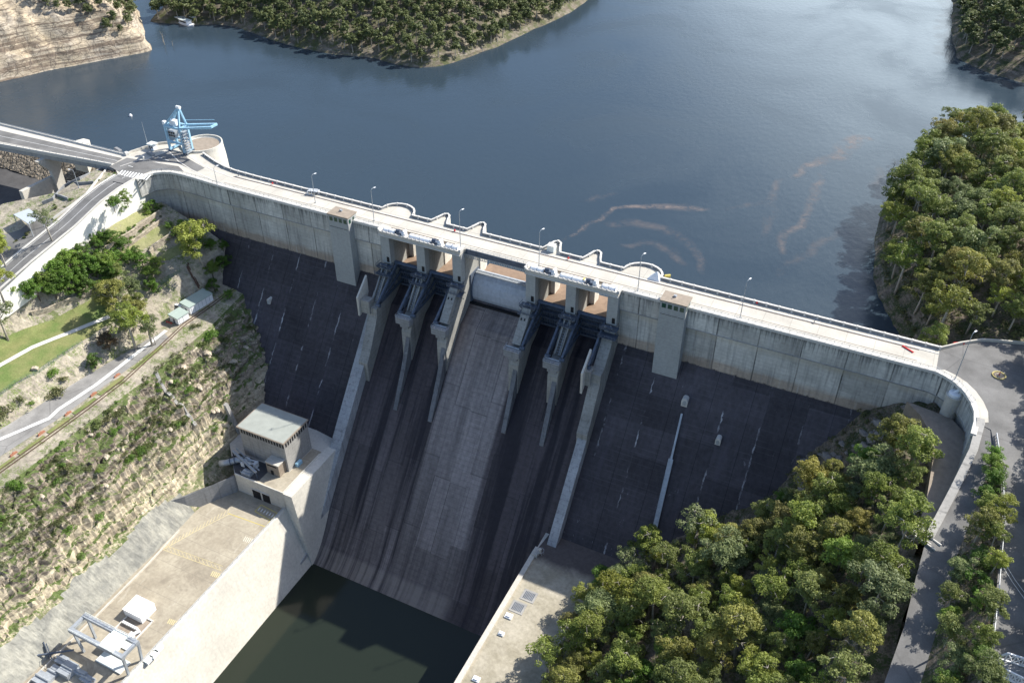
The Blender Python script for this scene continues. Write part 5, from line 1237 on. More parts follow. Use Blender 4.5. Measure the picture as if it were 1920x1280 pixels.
# asphalt areas and markings on the crest
def flat(px, name, mat, z=.02, kind='structure'):
    b = MB(); b.sheet([at(u, v, 0) for u, v in px], z); return tag(b.build(name, mat), kind=kind)
flat([(205,312),(238,296),(262,300),(310,308),(335,312),(345,322),(318,319),(285,320),(262,329),(235,345),(212,340),(228,325)], 'junction_asphalt', M['asphalt'], .02)
flat([(265,303),(300,290),(318,284),(344,285),(352,297),(384,315),(370,322),(345,312),(330,305)], 'crane_yard_asphalt', M['asphalt'], .024)
for k in range(11):
    x = 229+k*5.2; y0 = 319+k*.9; flat([(x,y0),(x+2.6,y0+.5),(x-6,y0+10),(x-9,y0+9.4)], 'crosswalk_marking', M['paint'], .035)
for (pl, w) in (([(318,285),(335,303),(365,322),(400,338),(430,349)], .4), ([(352,291),(378,309),(410,324),(450,338)], .4), ([(262,300),(225,312)], .3)):
    P = [Vector((*at(*p, 0), .05)) for p in pl]; b = MB()
    for i in range(len(P)-1): b.bar(P[i], P[i+1], w, .05)
    tag(b.build('curved_rail', M['coping']), kind='structure')
for (u, v) in ((245,312),(300,296),(312,300),(296,305)):
    x, y = at(u, v, 0); b = MB(); b.box(x-1.4,x+1.4,y-.15,y+.15,.03,.036); tag(b.build('lane_marking', M['paint']), kind='structure')
# parapets round the crane yard and its round bastion
cyx, cyy, cr_ = -169.2, 28.2, 9.4
b = MB(); b.lathe([(cr_+1.2,-40),(cr_+.4,-6),(cr_,-.9),(cr_,1.1),(cr_-.5,1.1),(cr_-.5,-.6)], (cyx,cyy), 40); b.f = b.f[:-2]; b.mi = b.mi[:-2]; b.build('round_bastion', M['conc_wall'], dam)
b = MB(); b.lathe([(cr_-.55,-.5),(cr_-.55,.05)], (cyx,cyy), 40); b.build('bastion_floor', M['brown_roof'], dam)
b = MB(); b.lathe([(cr_-.6,.06),(cr_-1.5,.06),(cr_-1.5,.18),(cr_-.6,.18)], (cyx,cyy), 40); b.f = b.f[:-2]; b.mi = b.mi[:-2]; b.build('bastion_kerb', M['coping'], dam)
rim = [(-178.8,29.5),(-183.,23.5),(-187.6,19.3),(-190.5,13.),(-192.2,7.4),(-192.6,4.6)]
b = MB(); b.wallpath([(x,y) for x,y in rim], .5, 1.1, 0.); b.build('yard_parapet', M['conc_light'], dam)
b = MB(); b.prism([(-161.5,20.),(-165,23.),(-172,30),(-181,24),(-187.5,19),(-192.,7.5),(-192.5,-4.),(-181.5,-12.),(-172.4,-10),(-171.8,-4),(-166,4),(-140,5),(-140,12.)], -45, -1.3, 'z'); b.build('yard_foundation', M['conc_wall'], dam)
# ---------------------------------------------------------------- road bridge
br = thing('road_bridge', 'long concrete road bridge crossing the side spillway at the left edge', 'bridge', (-193,-2,0))
p0, p1 = Vector((-191.9,-1.4,0)), Vector((-345,-3.,0)); d = (p1-p0).normalized(); nn = Vector((-d.y,d.x,0))
E0 = Vector((-190.6,-6.5,0)); E1 = Vector((-345,-35.,0)); F0 = Vector((-192.2,3.8,0)); F1 = Vector((-345,12.5+4,0))
E1 = E0+(Vector((*at(0,272,0),0))-E0)*2.4; F1 = F0+(Vector((*at(0,234,0),0))-F0)*2.2
b = MB(); b.prism([tuple(E0[:2]),tuple(F0[:2]),tuple(F1[:2]),tuple(E1[:2])], -1.1, .02, 'z'); 
b.build('bridge_deck', M['conc_light'], br)
in0, in1 = E0.lerp(F0,.16), E1.lerp(F1,.16); ou0, ou1 = E0.lerp(F0,.72), E1.lerp(F1,.72)
b = MB(); b.prism([tuple(in0[:2]),tuple(ou0[:2]),tuple(ou1[:2]),tuple(in1[:2])], .02, .04, 'z'); b.build('carriageway', M['asphalt'], br)
b = MB(); m0, m1 = in0.lerp(ou0,.5), in1.lerp(ou1,.5); b.bar(m0+Vector((0,0,.05)), m1+Vector((0,0,.05)), .16,.02); b.build('centre_line', M['paint'], br)
b = MB(); b.bar(E0+Vector((0,.6,-2.)), E1+Vector((0,.6,-2.)), 1., 2.2); b.bar(F0+Vector((0,-1.6,-2.)), F1+Vector((0,-1.6,-2.)), 1., 2.2); b.build('girder', M['conc'], br)
for (a, c, nm) in ((E0, E1, 'near'), (F0, F1, 'far')):
    b = MB(); b.wallpath([a, c], .35, .8); b.build('bridge_parapet', M['coping'], br)
    b = MB(); k = 40
    for i in range(k): p = a.lerp(c, i/k); b.bar(p+Vector((0,0,.8)), p+Vector((0,0,1.3)), .12)
    b.bar(a+Vector((0,0,1.3)), c+Vector((0,0,1.3)), .14); b.build('bridge_rail', M['steel_light'], br)
px_, py_ = at(95,290,-3)
b = MB(); b.prism([(-8.5,-2.9),(7.5,-2.9),(2.4,-10),(1.8,-26),(-2.6,-26),(-3.,-10)], px_-1., px_+1.,'x'); b.v = [(x, y+py_, z) for x, y, z in b.v]; b.build('bridge_pier', M['conc_light'], br)
for o in [Vector((*at(60,352,-14),0))]:
    b = MB(); b.prism([(o.x-1.1,o.y-6),(o.x+1.1,o.y-6),(o.x+.8,o.y+12),(o.x-.8,o.y+12)], -25, -13, 'z'); tag(b.build('spillway_fin', M['conc_light']), 'pale wedge-shaped concrete fin standing on the dark spillway floor', 'concrete fin')
# the low white abutment block beyond the bridge
x_, y_ = at(148,270,-3); b = MB(); b.prism([(x_-4,y_-3),(x_+5,y_-3),(x_+3,y_+4),(x_-1,y_+4)], -18, -2., 'z'); tag(b.build('abutment_pillar', M['conc_wall']), 'small white concrete block at the water beyond the road bridge', 'block')
# planted terraces between road and side spillway
def lowwall(px, h, z, mat, name='low_wall', label='', t=.5):
    P = []
    for u, v in px:
        q = hit(u, v); P.append((q.x, q.y, q.z-.3))
    b = MB(); b.wallpath(P, t, h+.3); o = b.build(name, mat); tag(o, label, 'low wall'); return o
lowwall([(197,318),(150,338),(122,352),(100,376),(80,384)], 1.5, 0, M['conc_grey'], label='dark railed wall between the planted terraces and the side spillway')
lowwall([(204,314),(190,332),(176,348),(162,366),(128,392),(100,412)], .9, 0, M['coping'], label='thin white kerb wall on the near side of the planted terraces')
lowwall([(176,344),(152,346),(128,344)], 1.2, 0, M['conc_grey'], label='upper grey cross wall in the planted terraces')
lowwall([(128,375),(115,370),(103,367)], 1.2, 0, M['conc_grey'], label='lower grey cross wall in the planted terraces')
for (u, v, s) in [(213,320,.5),(217,326,.4),(187,338,.4),(200,336,.4),(160,366,.5),(133,377,.6),(104,391,.7),(102,385,.45),(122,388,.4),(52,440,.9),(46,446,.7),(30,452,.6)]:
    h = hit(u, v); place_shrub(SHR[(u*3) % 6], h.x, h.y, h.z, s, 'small shrub on the planted terraces beside the abutment road', 'shrubs on the planted terraces')
# car park asphalt and carport
tag(drape([(70,400),(100,412),(95,440),(60,470),(30,500),(-15,540),(-15,460),(10,440),(40,430)], 'car_park', M['asphalt'], .1), kind='structure')
cp = thing('carport', 'open carport with a flat pale grey roof beside the abutment road', 'carport', (*at(48,420,-6),-6)); 
zt = -2.6; cc = [at(25,402,zt), at(54,391,zt), at(77,407,zt), at(54,420,zt)]
b = MB(); b.prism(cc, zt-.25, zt, 'z'); b.build('roof', simple('grey roof sheet', (.42,.46,.5), .5, var=.08), cp)
b = MB()
for x, y in cc: b.bar((x,y,-8.5),(x,y,zt-.2),.25)
b.build('posts', M['steel_light'], cp)
# ---------------------------------------------------------------- blue gantry crane
cx0, cy0 = -173.2, 17.8
cr = thing('gantry_crane', 'pale blue portal crane with a boom over the lake on the left abutment', 'crane', (cx0, cy0, 0))
def CR(name, segs, w, mat='blue', par=None):
    b = MB()
    for s in segs:
        a, c = s[0], s[1]; ww = s[2] if len(s) > 2 else w; b.bar((cx0+a[0],cy0+a[1],a[2]),(cx0+c[0],cy0+c[1],c[2]), ww, ww)
    return b.build(name, M[mat], par or cr)
xl, xr, yn, yf_ = -4.4, 4.4, -1.2, 3.6
CR('crane_leg', [((xl,yn,.6),(xl,yn,12.5))], .9); CR('crane_leg', [((xr,yn,.6),(xr,yn,12.5))], .9)
CR('crane_leg', [((xl,yf_,.6),(xl,yf_,12.5))], .9); CR('crane_leg', [((xr,yf_,.6),(xr,yf_,12.5))], .9)
CR('portal_frame', [((xl,yn,12.3),(xr,yn,12.3)),((xl,yf_,12.3),(xr,yf_,12.3)),((xl,yn,12.3),(xl,yf_,12.3)),((xr,yn,12.3),(xr,yf_,12.3)),((xl,yn,5.),(xr,yn,5.)),((xl,yf_,5.),(xr,yf_,5.)),((xl,yn,1.),(xl,yf_,1.)),((xr,yn,1.),(xr,yf_,1.))], .85)
CR('mast', [((xl,yn,12.4),(xr-.4,1.,21.5)),((xl,yf_,12.4),(xr-.4,1.4,21.5)),((xr,yn,12.4),(xr-.2,1.,21.5)),((xr,yf_,12.4),(xr-.2,1.4,21.5))], .75)
CR('boom', [((xr,yn,12.6),(xr+15,3.,14.4)),((xr,yf_,12.6),(xr+15,7.,14.4)),((xr+15,3.,14.4),(xr+15,7.,14.4)),((xr,yf_,14.8),(xr+14,7.,16.3),.2),((xr,yn,12.4),(xr+15,3.2,13.6),.3)], .85)
b = MB(); b.tube([(cx0+xr-1.2,cy0+1.2,21.7),(cx0+xr+.8,cy0+1.2,21.7)], .75, 10); b.box(cx0-1.8,cx0+1.6,cy0-.4,cy0+1.8,12.8,15.2); b.box(cx0+xl-.9,cx0+xl+.5,cy0-1.4,cy0,12.8,14.4); b.build('machinery_house', M['white'], cr)
b = MB(); b.box(cx0-3.6,cx0+.6,cy0-1.,cy0+3,7.2,10.2); b.build('machine_room', M['steel_light'], cr)
b = MB()
for r_ in range(2):
    for k in range(3): b.box(cx0-3.2+k*1.3,cx0-2.3+k*1.3,cy0-1.08,cy0-.98,7.6+r_*1.3,8.5+r_*1.3)
b.build('window', M['black'], cr)
b = MB()
for sx in (xl, xr):
    for sy in (yn, yf_): b.box(cx0+sx-.9,cx0+sx+.9,cy0+sy-.45,cy0+sy+.45,0.,.8)
b.build('bogie', M['steel'], cr)
b = MB()
for k in range(9): b.box(cx0+xr+.6,cx0+xr+2.2,cy0-1.8,cy0+1.4,1.+k*1.25,1.1+k*1.25); b.bar((cx0+xr+.7,cy0-1.7,1+k*1.25),(cx0+xr+.7,cy0+1.3,2.2+k*1.25),.12)
for q in ((.6,-1.8),(2.2,-1.8),(.6,1.4),(2.2,1.4)): b.bar((cx0+xr+q[0],cy0+q[1],0),(cx0+xr+q[0],cy0+q[1],11.5),.14)
b.build('stair_tower', M['steel_light'], cr)
# kiosk and mast behind
kx, ky = -186.2, 14.4
ks = thing('kiosk', 'small white kiosk on legs beside the blue crane', 'kiosk', (kx,ky,0)); b = MB(); b.box(kx-1.3,kx+1.3,ky-1.2,ky+1.2,0,2.6); b.build('cabin', M['white'], ks)
b = MB(); b.box(kx-1.9,kx+1.9,ky-1.7,ky+1.7,2.6,3.1); b.build('roof', M['roof_white'], ks); b = MB(); b.box(kx-.9,kx-.2,ky-1.28,ky-1.18,.2,2.1); b.box(kx+.3,kx+1.1,ky-1.28,ky-1.18,1.,2.); b.build('window', M['black'], ks)
b = MB(); b.tube([(kx-2.5,ky-.4,0),(kx-2.5,ky-.4,13.)], [.16,.06], 6); b.box(kx-2.8,kx-2.2,ky-.7,ky-.1,0,.5); tag(b.build('flagpole', M['steel_light']), 'tall thin bare mast beside the white kiosk', 'mast')
for (u, v, w_, d_, h_, m_, nm, lb) in ((283,290,5,1.6,1.,'conc_grey','bench_block','dark low block in the shadow beside the kiosk'),(222,283,5,1.5,1.2,'conc_grey','storage_box','dark storage box at the end of the road bridge'),(238,291,2.,1.6,1.6,'coping','storage_box','pale block at the end of the bridge parapet'),(268,296,2.4,.8,.9,'coping','bollard_block','low curved pale barrier in front of the crane yard')):
    x, y = at(u, v, 0); b = MB(); b.box(-w_/2,w_/2,-d_/2,d_/2,0,h_*.8); b.prism([(-w_/2+.15,h_*.8),(w_/2-.15,h_*.8),(w_/2-.4,h_),(-w_/2+.4,h_)], -d_/2+.1,d_/2-.1,'y'); o = b.build(nm, M[m_]); o.location = (x,y,0); o.rotation_euler = (0,0,-.3); tag(o, lb, 'block')
# ---------------------------------------------------------------- lamps on the crest
def lamp(x, y, z, hgt, ang, label, arm=1.6):
    t = thing('street_lamp', label, 'street lamp', (x, y, z), ang, 'street lamps along the dam crest' if z > -1 else None); b = MB(); b.tube([(0,0,0),(0,0,hgt-.8)], [.17,.1], 8); b.lathe([(.3,0),(.3,.25),(.17,.3)], n=8); b.build('pole', M['steel_light'], t, world=False)
    b = MB(); b.tube([(0,0,hgt-.8),(0,.25,hgt-.25),(0,.8,hgt),(0,arm,hgt)], .09, 6); b.build('lamp_arm', M['steel_light'], t, world=False)
    b = MB(); b.box(-.22,.22,arm-.2,arm+.75,hgt-.12,hgt+.08); b.build('lamp_head', M['white'], t, world=False)
LB = ['left of the left elevator tower, near the red marker','just right of the left elevator tower','above the piers left of the middle spillway bay','above the piers right of the middle spillway bay','beside the right round bastion','midway along the right half of the crest','at the left curve of the crest beside the crane rails']
for k, ((ub, vb), top) in enumerate(zip(((592,380),(702,414),(864,463),(1011,497),(1196,546),(1388,595)),(330,356,396,432,477,523))):
    x, y = at(ub, vb, 0); x2, z2 = atY(ub, top, y); lamp(x, y-.2, .1, max(8., z2) , -.35, 'slim grey street lamp '+LB[k])
x, y = at(408,349,0); lamp(x, y, 0, 9., -.3, 'slim grey street lamp '+LB[6])
x, y = at(1790,712,0); t = lamp(x, y, .2, 18, -.5, 'very tall lamp post at the right curve of the crest road', 1.2)
h = hit(148,352); lamp(h.x, h.y, h.z, 8.5, 1.8, 'curved lamp post among the planted terraces at the left')
# ---------------------------------------------------------------- things on the crest
def small_box(u, v, dims, mat, name, label, cat, z=0., rz=0., legs=False):
    x, y = at(u, v, z); w_, d_, h_ = dims; t = thing(name, label, cat, (x,y,z), rz); b = MB(); b.box(-w_/2,w_/2,-d_/2,d_/2,.1,h_); b.build('body', mat, t, world=False)
    b = MB(); b.box(-w_/2-.1,w_/2+.1,-d_/2-.1,d_/2+.1,h_,h_+.15); b.build('lid', M['coping'], t, world=False); return t
small_box(1034,470,(2.8,2.6,2.6),M['roof_white'],'equipment_cabin','pale box cabin on the pier nose right of the middle bay','cabin')
tb_ = thing('tent_cover', 'white peaked cover on the right round bastion', 'cover', (*at(1228,522,0),.05)); b = MB(); b.add([(-2.6,-1.6,0),(2.2,-1.8,0),(2.6,1.6,0),(-2.,1.9,0),(.6,.2,3.1)], [(0,1,4),(1,2,4),(2,3,4),(3,0,4),(3,2,1,0)]); b.build('sheet', M['white'], tb_, world=False)
x, y = at(1238,520,0); b = MB(); b.tube([(x+1.5,y+.4,.7),(x+3.2,y+1.6,.7)], .6, 8); b.box(x+1.2,x+1.8,y,y+.8,0,.7); tag(b.build('yellow_float', M['yellow']), 'yellow object against the parapet of the right round bastion', 'float')
# access frame at left with red buoy
x, y = at(588,363,0); fr = thing('access_frame', 'white tubular access platform against the lake parapet near the left lamp', 'access platform', (x,y,0)); b = MB()
for (a, c) in (((-3,-1.5,0),(-1.6,-.6,1.8)),((-1.6,-.6,1.8),(2.6,1.,1.8)),((-1.6,-1.8,1.8),(2.8,-.4,1.8)),((2.6,1.,1.8),(2.8,-.4,1.8)),((2.7,.3,0),(2.7,.3,1.8)),((-1.6,-1.8,0),(-1.6,-1.8,1.8)),((0,-1.2,0),(0,-1.2,2.8)),((-1.6,-1.8,2.8),(2.8,-.4,2.8))): b.bar(a, c, .22)
b.build('frame', M['white'], fr, world=False); b = MB(); b.box(-1.5,2.6,-1.4,.6,1.7,1.85); b.build('platform', M['steel_light'], fr, world=False)
for k, (u, v, lb) in enumerate(((511,342,'left end of the lake parapet'),(595,358,'beside the white access platform'),(853,430,'between the two left pier noses'),(1066,482,'between the two right pier noses'),(1420,565,'right half of the lake parapet'))):
    x, y = at(u, v, 1); b = MB(); b.lathe([(.1,0),(.35,.1),(.4,.4),(.28,.7),(.1,.8)], n=10); o = b.build('life_buoy', M['red']); o.location = (x, y-.2, .3); tag(o, 'small red life buoy box, '+lb, 'life buoy')
for (u, v, L, a, lb) in ((1702,655,4.2,-.55,'low red and white barrier lying across the footway near the right end'),(1797,645,3.6,.5,'red plastic barrier at the right end of the lake parapet')):
    x, y = at(u, v, 0); b = MB(); b.box(-L/2,L/2,-.2,.2,.1,.7 if L < 4 else .35); b.box(-L/2,-L/2+.4,-.4,.4,0,.2); b.box(L/2-.4,L/2,-.4,.4,0,.2); o = b.build('safety_barrier', M['red']); o.location = (x,y,.02); o.rotation_euler = (0,0,a); tag(o, lb, 'barrier')
for (u, v, lb) in ((447,330,'left'),(1527,604,'right')):
    x, y = at(u, v, 0); b = MB(); b.tube([(x,y,0),(x,y,1.2),(x+.9,y,1.5)], .2, 6); tag(b.build('bollard', M['steel']), 'short dark bent post on the kerb of the '+lb+' half of the crest', 'post')
x, y = at(1873,704,0); rg = thing('ring_planter', 'yellow edged round kerb in the middle of the right turning area', 'ring kerb', (x,y,0)); b = MB(); n = 28
b.lathe([(2.1,.0),(2.1,.28),(1.65,.28),(1.65,.0)], n=n); b.f = b.f[:-2]; b.mi = b.mi[:-2]; b.build('kerb', simple('faded yellow kerb paint', (.42,.35,.14), .7), rg, world=False); b = MB(); b.lathe([(1.6,0),(1.6,.1)], n=n); b.build('fill', M['brown_roof'], rg, world=False); b = MB(); b.tube([(0,0,.1),(0,.2,1.4)], .12, 6); b.build('marker', M['red'], rg, world=False)
# turret at the right abutment
tx, ty = 162.8, -6.2; tt = thing('drum_turret', 'pale round concrete turret with a ladder hoop beside the right curve of the dam', 'turret', (tx,ty,-16)); b = MB(); b.lathe([(2.3,-18),(2.3,-3.4),(2.5,-3.4),(2.5,-3.0)], (tx,ty), 20); b.build('shaft', M['conc_light'], tt)
b = MB(); b.lathe([(1.9,-3.),(1.9,-2.2),(1.5,-2.)], (tx,ty), 16); b.tube([(tx-.5,ty,-2.2),(tx+1.,ty+.5,-1.)], .5, 8); b.build('cap', M['white'], tt)
b = MB(); b.bar((tx+1,ty,-2.9),(tx+6.5,ty+.6,-.2),.9,.2); b.build('gangway', M['steel_light'], tt)
# ---------------------------------------------------------------- right roads
guard = [(174.4,-24.5,-.0),(175.4,-32,0),(176.9,-45,0),(177.8,-60,0),(177.4,-85,0),(176.6,-110,0)]
gr = thing('guard_rail', 'white guard rail on posts along the edge of the upper road at the right', 'guard rail', guard[0]); b = MB()
for i in range(len(guard)-1): b.bar(Vector(guard[i])+Vector((0,0,.8)), Vector(guard[i+1])+Vector((0,0,.8)), .12, .45)
b.build('rail', M['white'], gr); b = MB()
for i in range(len(guard)-1):
    for j in range(6): p = Vector(guard[i]).lerp(Vector(guard[i+1]), j/6); b.bar(p-Vector((0,0,.5)), p+Vector((0,0,.8)), .18)
b.build('posts', M['steel_light'], gr)
for k, pl in enumerate(([(1876,1054),(1898,1090),(1925,1128)],[(1882,1052),(1903,1086),(1928,1120)])):
    P = [Vector((*at(*p, 0), .02)) for p in pl]; b = MB()
    for i in range(2): b.bar(P[i], P[i+1], .14, .02)
    tag(b.build('lane_marking', M['paint']), kind='structure')
# stacked pale troughs beside lower road
for k, (u, v) in enumerate(((1738,1000),(1730,1008),(1737,1020))):
    x, y = at(u, v, -8.); b = MB(); b.prism([(-1.2,0),(1.2,0),(1.5,1.),(1.2,1.),(1.,.3),(-1.,.3),(-1.2,1.),(-1.5,1.)], -3.,3.,'y')
    o = b.build('concrete_trough', M['coping']); o.location = (x,y,-8+.4*k); o.rotation_euler = (0,0,math.radians(62)); tag(o, ('uppermost','middle','lowest')[k]+' of three pale troughs lying beside the lower road under the trees', 'trough')
# truss footbridge at lower right
th = thing('truss_bridge', 'white painted lattice truss bridge lying at the lower right corner', 'truss bridge', (*at(1880,1240,0),0))
def truss(A0, A1, h_, name):
    b = MB(); n = 6; A0 = Vector(A0); A1 = Vector(A1); U = Vector((0,0,h_)); b.bar(A0,A1,.35); b.bar(A0.lerp(A1,1/n)+U, A1+U, .35); b.bar(A0, A0.lerp(A1,1/n)+U,.35)
    for k in range(1, n+1):
        p = A0.lerp(A1,k/n); b.bar(p,p+U,.22)
        if k < n: b.bar(p+U, A0.lerp(A1,(k+1)/n), .22); b.bar(p, A0.lerp(A1,(k+1)/n)+U, .16)
    b.build(name, M['white'], th)
a0 = (*at(1868,1232,1),1); a1 = (*at(1960,1262,1),1); c0 = (*at(1868,1262,1),1); c1 = (*at(1945,1300,1),1)
truss(a0,a1,2.6,'truss_side'); truss(c0,c1,2.6,'truss_side')
b = MB(); b.add([a0,a1,c1,c0,(a0[0],a0[1],.8),(a1[0],a1[1],.8),(c1[0],c1[1],.8),(c0[0],c0[1],.8)],[(0,1,2,3),(7,6,5,4),(0,4,5,1),(3,2,6,7),(0,3,7,4)]); b.build('walkway', M['conc_grey'], th)
# low wall along the lake side of the right road
b = MB(); b.wallpath([(156,12.,0),(158.5,14.4,0),(162,18,0),(168,22.8,0),(174,25,0),(182,27.3,0),(200,30,0)], .5, 1.); tag(b.build('road_parapet', M['conc_light']), 'curved concrete parapet on the lake side of the right turning area', 'parapet')
# kerb band round the right curve
b = MB(); K = [(156,-.3),(159.5,-1.6),(162.8,-4.),(165.6,-7.3),(167.9,-11.5),(169.4,-16),(169.8,-21)]
b.ribbon([(x+.2,y+.5,.03) for x,y in K],[(x+2.4,y+1.6,.03) for x,y in K]); tag(b.build('footway', M['deck']), kind='structure')
# ---------------------------------------------------------------- powerhouse
Z0, ZR = -78.9, -63.5
ph = thing('powerhouse', 'square concrete powerhouse with a flat grey green roof at the foot of the dam', 'building', (-70.5,-61,Z0)); b = MB(); b.box(-81.6,-59.4,-68.4,-53.5,Z0-.5,ZR-.3); b.build('walls', M['conc'], ph)
b = MB(); b.box(-82.3,-58.9,-69.1,-52.9,ZR-.3,ZR+.25); rf = b.build('roof', M['brown_roof'], ph); b = MB(); b.box(-81.9,-59.3,-68.7,-53.3,ZR+.25,ZR+.33); b.build('roof_membrane', M['green_roof'], rf)
for k in range(16): b = MB(); x = -80.8+k*1.36; b.box(x,x+.75,-68.5,-68.3,ZR-2.9,ZR-.8); b.build('window', M['black'], ph)
for k in range(10): b = MB(); y = -67.6+k*1.4; b.box(-59.5,-59.3,y,y+.75,ZR-2.9,ZR-.8); b.build('window', M['black'], ph)
an = thing('gatehouse', 'small concrete annexe with a flat roof against the front of the powerhouse', 'annexe', (-64,-72,Z0)); b = MB(); b.box(-66.8,-60.6,-72.6,-68.5,Z0,-73.); b.build('walls', M['brown_roof'], an); b = MB(); b.box(-67.,-60.4,-72.8,-68.5,-73,-72.6); b.build('roof', M['conc_light'], an); b = MB(); b.box(-64.9,-63.6,-72.72,-72.6,Z0,-76.6); b.box(-66.2,-61.6,-72.7,-72.6,-74.4,-73.8); b.build('door', M['black'], an)
b = MB(); b.box(-58.9,-57.6,-65.,-62.,Z0,-77.2); tag(b.build('blue_cabinet', M['blue']), 'small blue cabinet against the sunlit side of the powerhouse', 'cabinet')
b = MB(); b.prism([(-84.,-69.),(-67.,-69.),(-67.,-78.),(-78.,-78.9),(-86,-72)], Z0, Z0+.06, 'z'); tag(b.build('machine_pit', M['asphalt_dark']), kind='structure')
sw = thing('valve_gear', 'white steel valve machinery in the shaded pit in front of the powerhouse', 'machinery', (-75,-73,Z0)); b = MB()
b.tube([(-77.5,-73,Z0+1.2),(-73.,-72.2,Z0+1.6)],.5,8); b.tube([(-77.2,-71,Z0+1.2),(-73.,-70.6,Z0+1.4)],.4,8); b.box(-78.8,-77.,-74.5,-70.6,Z0,Z0+2.); b.box(-73.6,-72.2,-73.2,-71.2,Z0,Z0+2.4); b.build('valve_body', M['white'], sw)
b = MB(); b.bar((-85.,-71.5,Z0+3.4),(-68.4,-77.,Z0+3.4),.8,.8); b.bar((-84.4,-69.8,Z0+3.4),(-68.,-75.6,Z0+3.4),.35,.5); b.build('crane_beam', M['steel_light'], sw)
for p in ((-85,-71.5),(-76.6,-74.2),(-68.5,-77.)): b = MB(); b.bar((p[0],p[1],Z0),(p[0],p[1],Z0+3.2),.4); b.build('beam_post', M['steel'], sw)
b = MB(); b.box(-75.6,-71.2,-78.2,-75.4,Z0,Z0+1.3); b.tube([(-75,-76.8,Z0+1.6),(-71.6,-76.6,Z0+1.6)],.5,8)
for k in range(5): b.bar((-75.6+k*1.1,-78.2,Z0+1.3),(-75.6+k*1.1,-78.2,Z0+2.3),.12)
b.build('switch_frame', M['steel_light'], sw)
b = MB(); b.tube([(-87.,-77.5,Z0+.6),(-84.6,-76.2,Z0+1.),(-80.8,-73.4,Z0+1.8),(-78.8,-72.4,Z0+1.8)], 1.25, 16); pp = b.build('pipe_barrel', M['steel_light'], pk := thing('penstock_pipe', 'large grey steel pipe leaving the cliff beside the powerhouse', 'pipe', (-83,-75,Z0)), smooth=True)
for f in (.35,.75): b = MB(); b.tube([Vector((-84.6,-76.2,Z0+1.)).lerp(Vector((-80.8,-73.4,Z0+1.8)),f-.04), Vector((-84.6,-76.2,Z0+1.)).lerp(Vector((-80.8,-73.4,Z0+1.8)),f+.04)], 1.5, 16); b.build('pipe_collar', M['steel'], pk)
# ---------------------------------------------------------------- terrace furniture
ZT = -88.
b = MB(); b.box(-80.3,-71.8,-140.6,-134.6,ZT,ZT+3.2)
wb1 = thing('white_container', 'large plain white box cover standing alone on the terrace', 'container', (-75,-137,ZT)); x0_, y0_ = at(258,1140,ZT+1.6)
b = MB(); b.box(-4.1,4.1,-3.3,3.3,0,3.4); b.build('body', M['white'], wb1, world=False); b = MB(); b.box(-4.2,4.2,-3.4,3.4,3.4,3.55); b.build('lid', M['white'], wb1, world=False); wb1.location = (x0_+1.,y0_,ZT); wb1.rotation_euler = (0,0,0)
pit = thing('hatch_pit', 'low walled hatch with a beam on the terrace next to the white box', 'hatch', (*at(255,1168,ZT),ZT)); b = MB(); X, Y = at(255,1168,ZT)
for (a0_, a1_, b0_, b1_) in ((-5,5,2.9,3.4),(-5,-4.6,-8,3.),(4.6,5.,-9,3.)): b.box(X+a0_,X+a1_,Y+b0_,Y+b1_,ZT,ZT+.5)
b.build('kerb', M['coping'], pit); b = MB(); b.box(X-4.,X+2.8,Y-2.2,Y-1.4,ZT+.2,ZT+1.2); b.build('beam', M['white'], pit); b = MB(); b.box(X-4.6,X+4.6,Y-8,Y+2.9,ZT+.02,ZT+.06); b.build('floor', M['brown_roof'], pit)
b = MB(); b.tube([(X+2.6,Y-4.4,ZT+.7),(X+4.2,Y-2.,ZT+.9)],.6,8); b.box(X+1.5,X+3.6,Y-5,Y-3.4,ZT+.1,ZT+.9); b.build('valve', M['white'], pit)
gc = thing('terrace_gantry', 'white painted steel gantry crane frame spanning the terrace', 'gantry crane', (-66,-158,ZT)); zb = -78.2
L4 = [(-77.8,-155.2),(-77.2,-160.8),(-55.2,-154.8),(-55.,-160.8)]
for (x, y) in L4:
    ix = 1.2 if x < -60 else -.6
    b = MB(); b.bar((x+ix,y,ZT),(x,y+(.9 if y > -158 else .2),zb),.75,.75); b.build('gantry_leg', M['steel_light'], gc)
for y in (-154.6,-160.6): b = MB(); b.box(-78.6,-54.4,y-.7,y+.7,zb,zb+1.5); b.build('gantry_beam', M['steel_light'], gc)
b = MB()
for x in (-78.2,-55.): b.box(x-.5,x+.5,-161,-154.,zb+.2,zb+1.3)
b.build('end_beam', M['steel_light'], gc)
b = MB(); b.box(-64.5,-58.5,-161.2,-154.,zb+1.3,zb+1.8)
for k in range(14): xx = -78.+k*1.75; b.bar((xx,-154.,zb+1.5),(xx,-154.,zb+2.4),.1); b.bar((xx,-161.2,zb+1.5),(xx,-161.2,zb+2.4),.1)
b.bar((-78,-154,zb+2.4),(-55,-154,zb+2.4),.12); b.bar((-78,-161.2,zb+2.4),(-55,-161.2,zb+2.4),.12); b.build('crab_platform', M['roof_white'], gc)
def wbox(u, v, zc, dims, name, label, cat='container', rz=0., m_='white'):
    x, y = at(u, v, zc); t = thing(name, label, cat, (x,y,ZT), rz); w_,d_,h_ = dims; b = MB(); b.box(-w_/2,w_/2,-d_/2,d_/2,0,h_); b.build('body', M[m_], t, world=False)
    b = MB()
    for k in range(int(w_)): b.box(-w_/2+.4+k,-w_/2+.55+k,-d_/2-.05,-d_/2,.1,h_-.1)
    b.box(-w_/2-.08,w_/2+.08,-d_/2-.08,d_/2+.08,h_,h_+.12); b.build('trim', M['roof_white'], t, world=False); return t
wbox(210,1202,ZT+2.6,(5.4,5.,3.2),'white_container','white box cover standing under the terrace gantry')
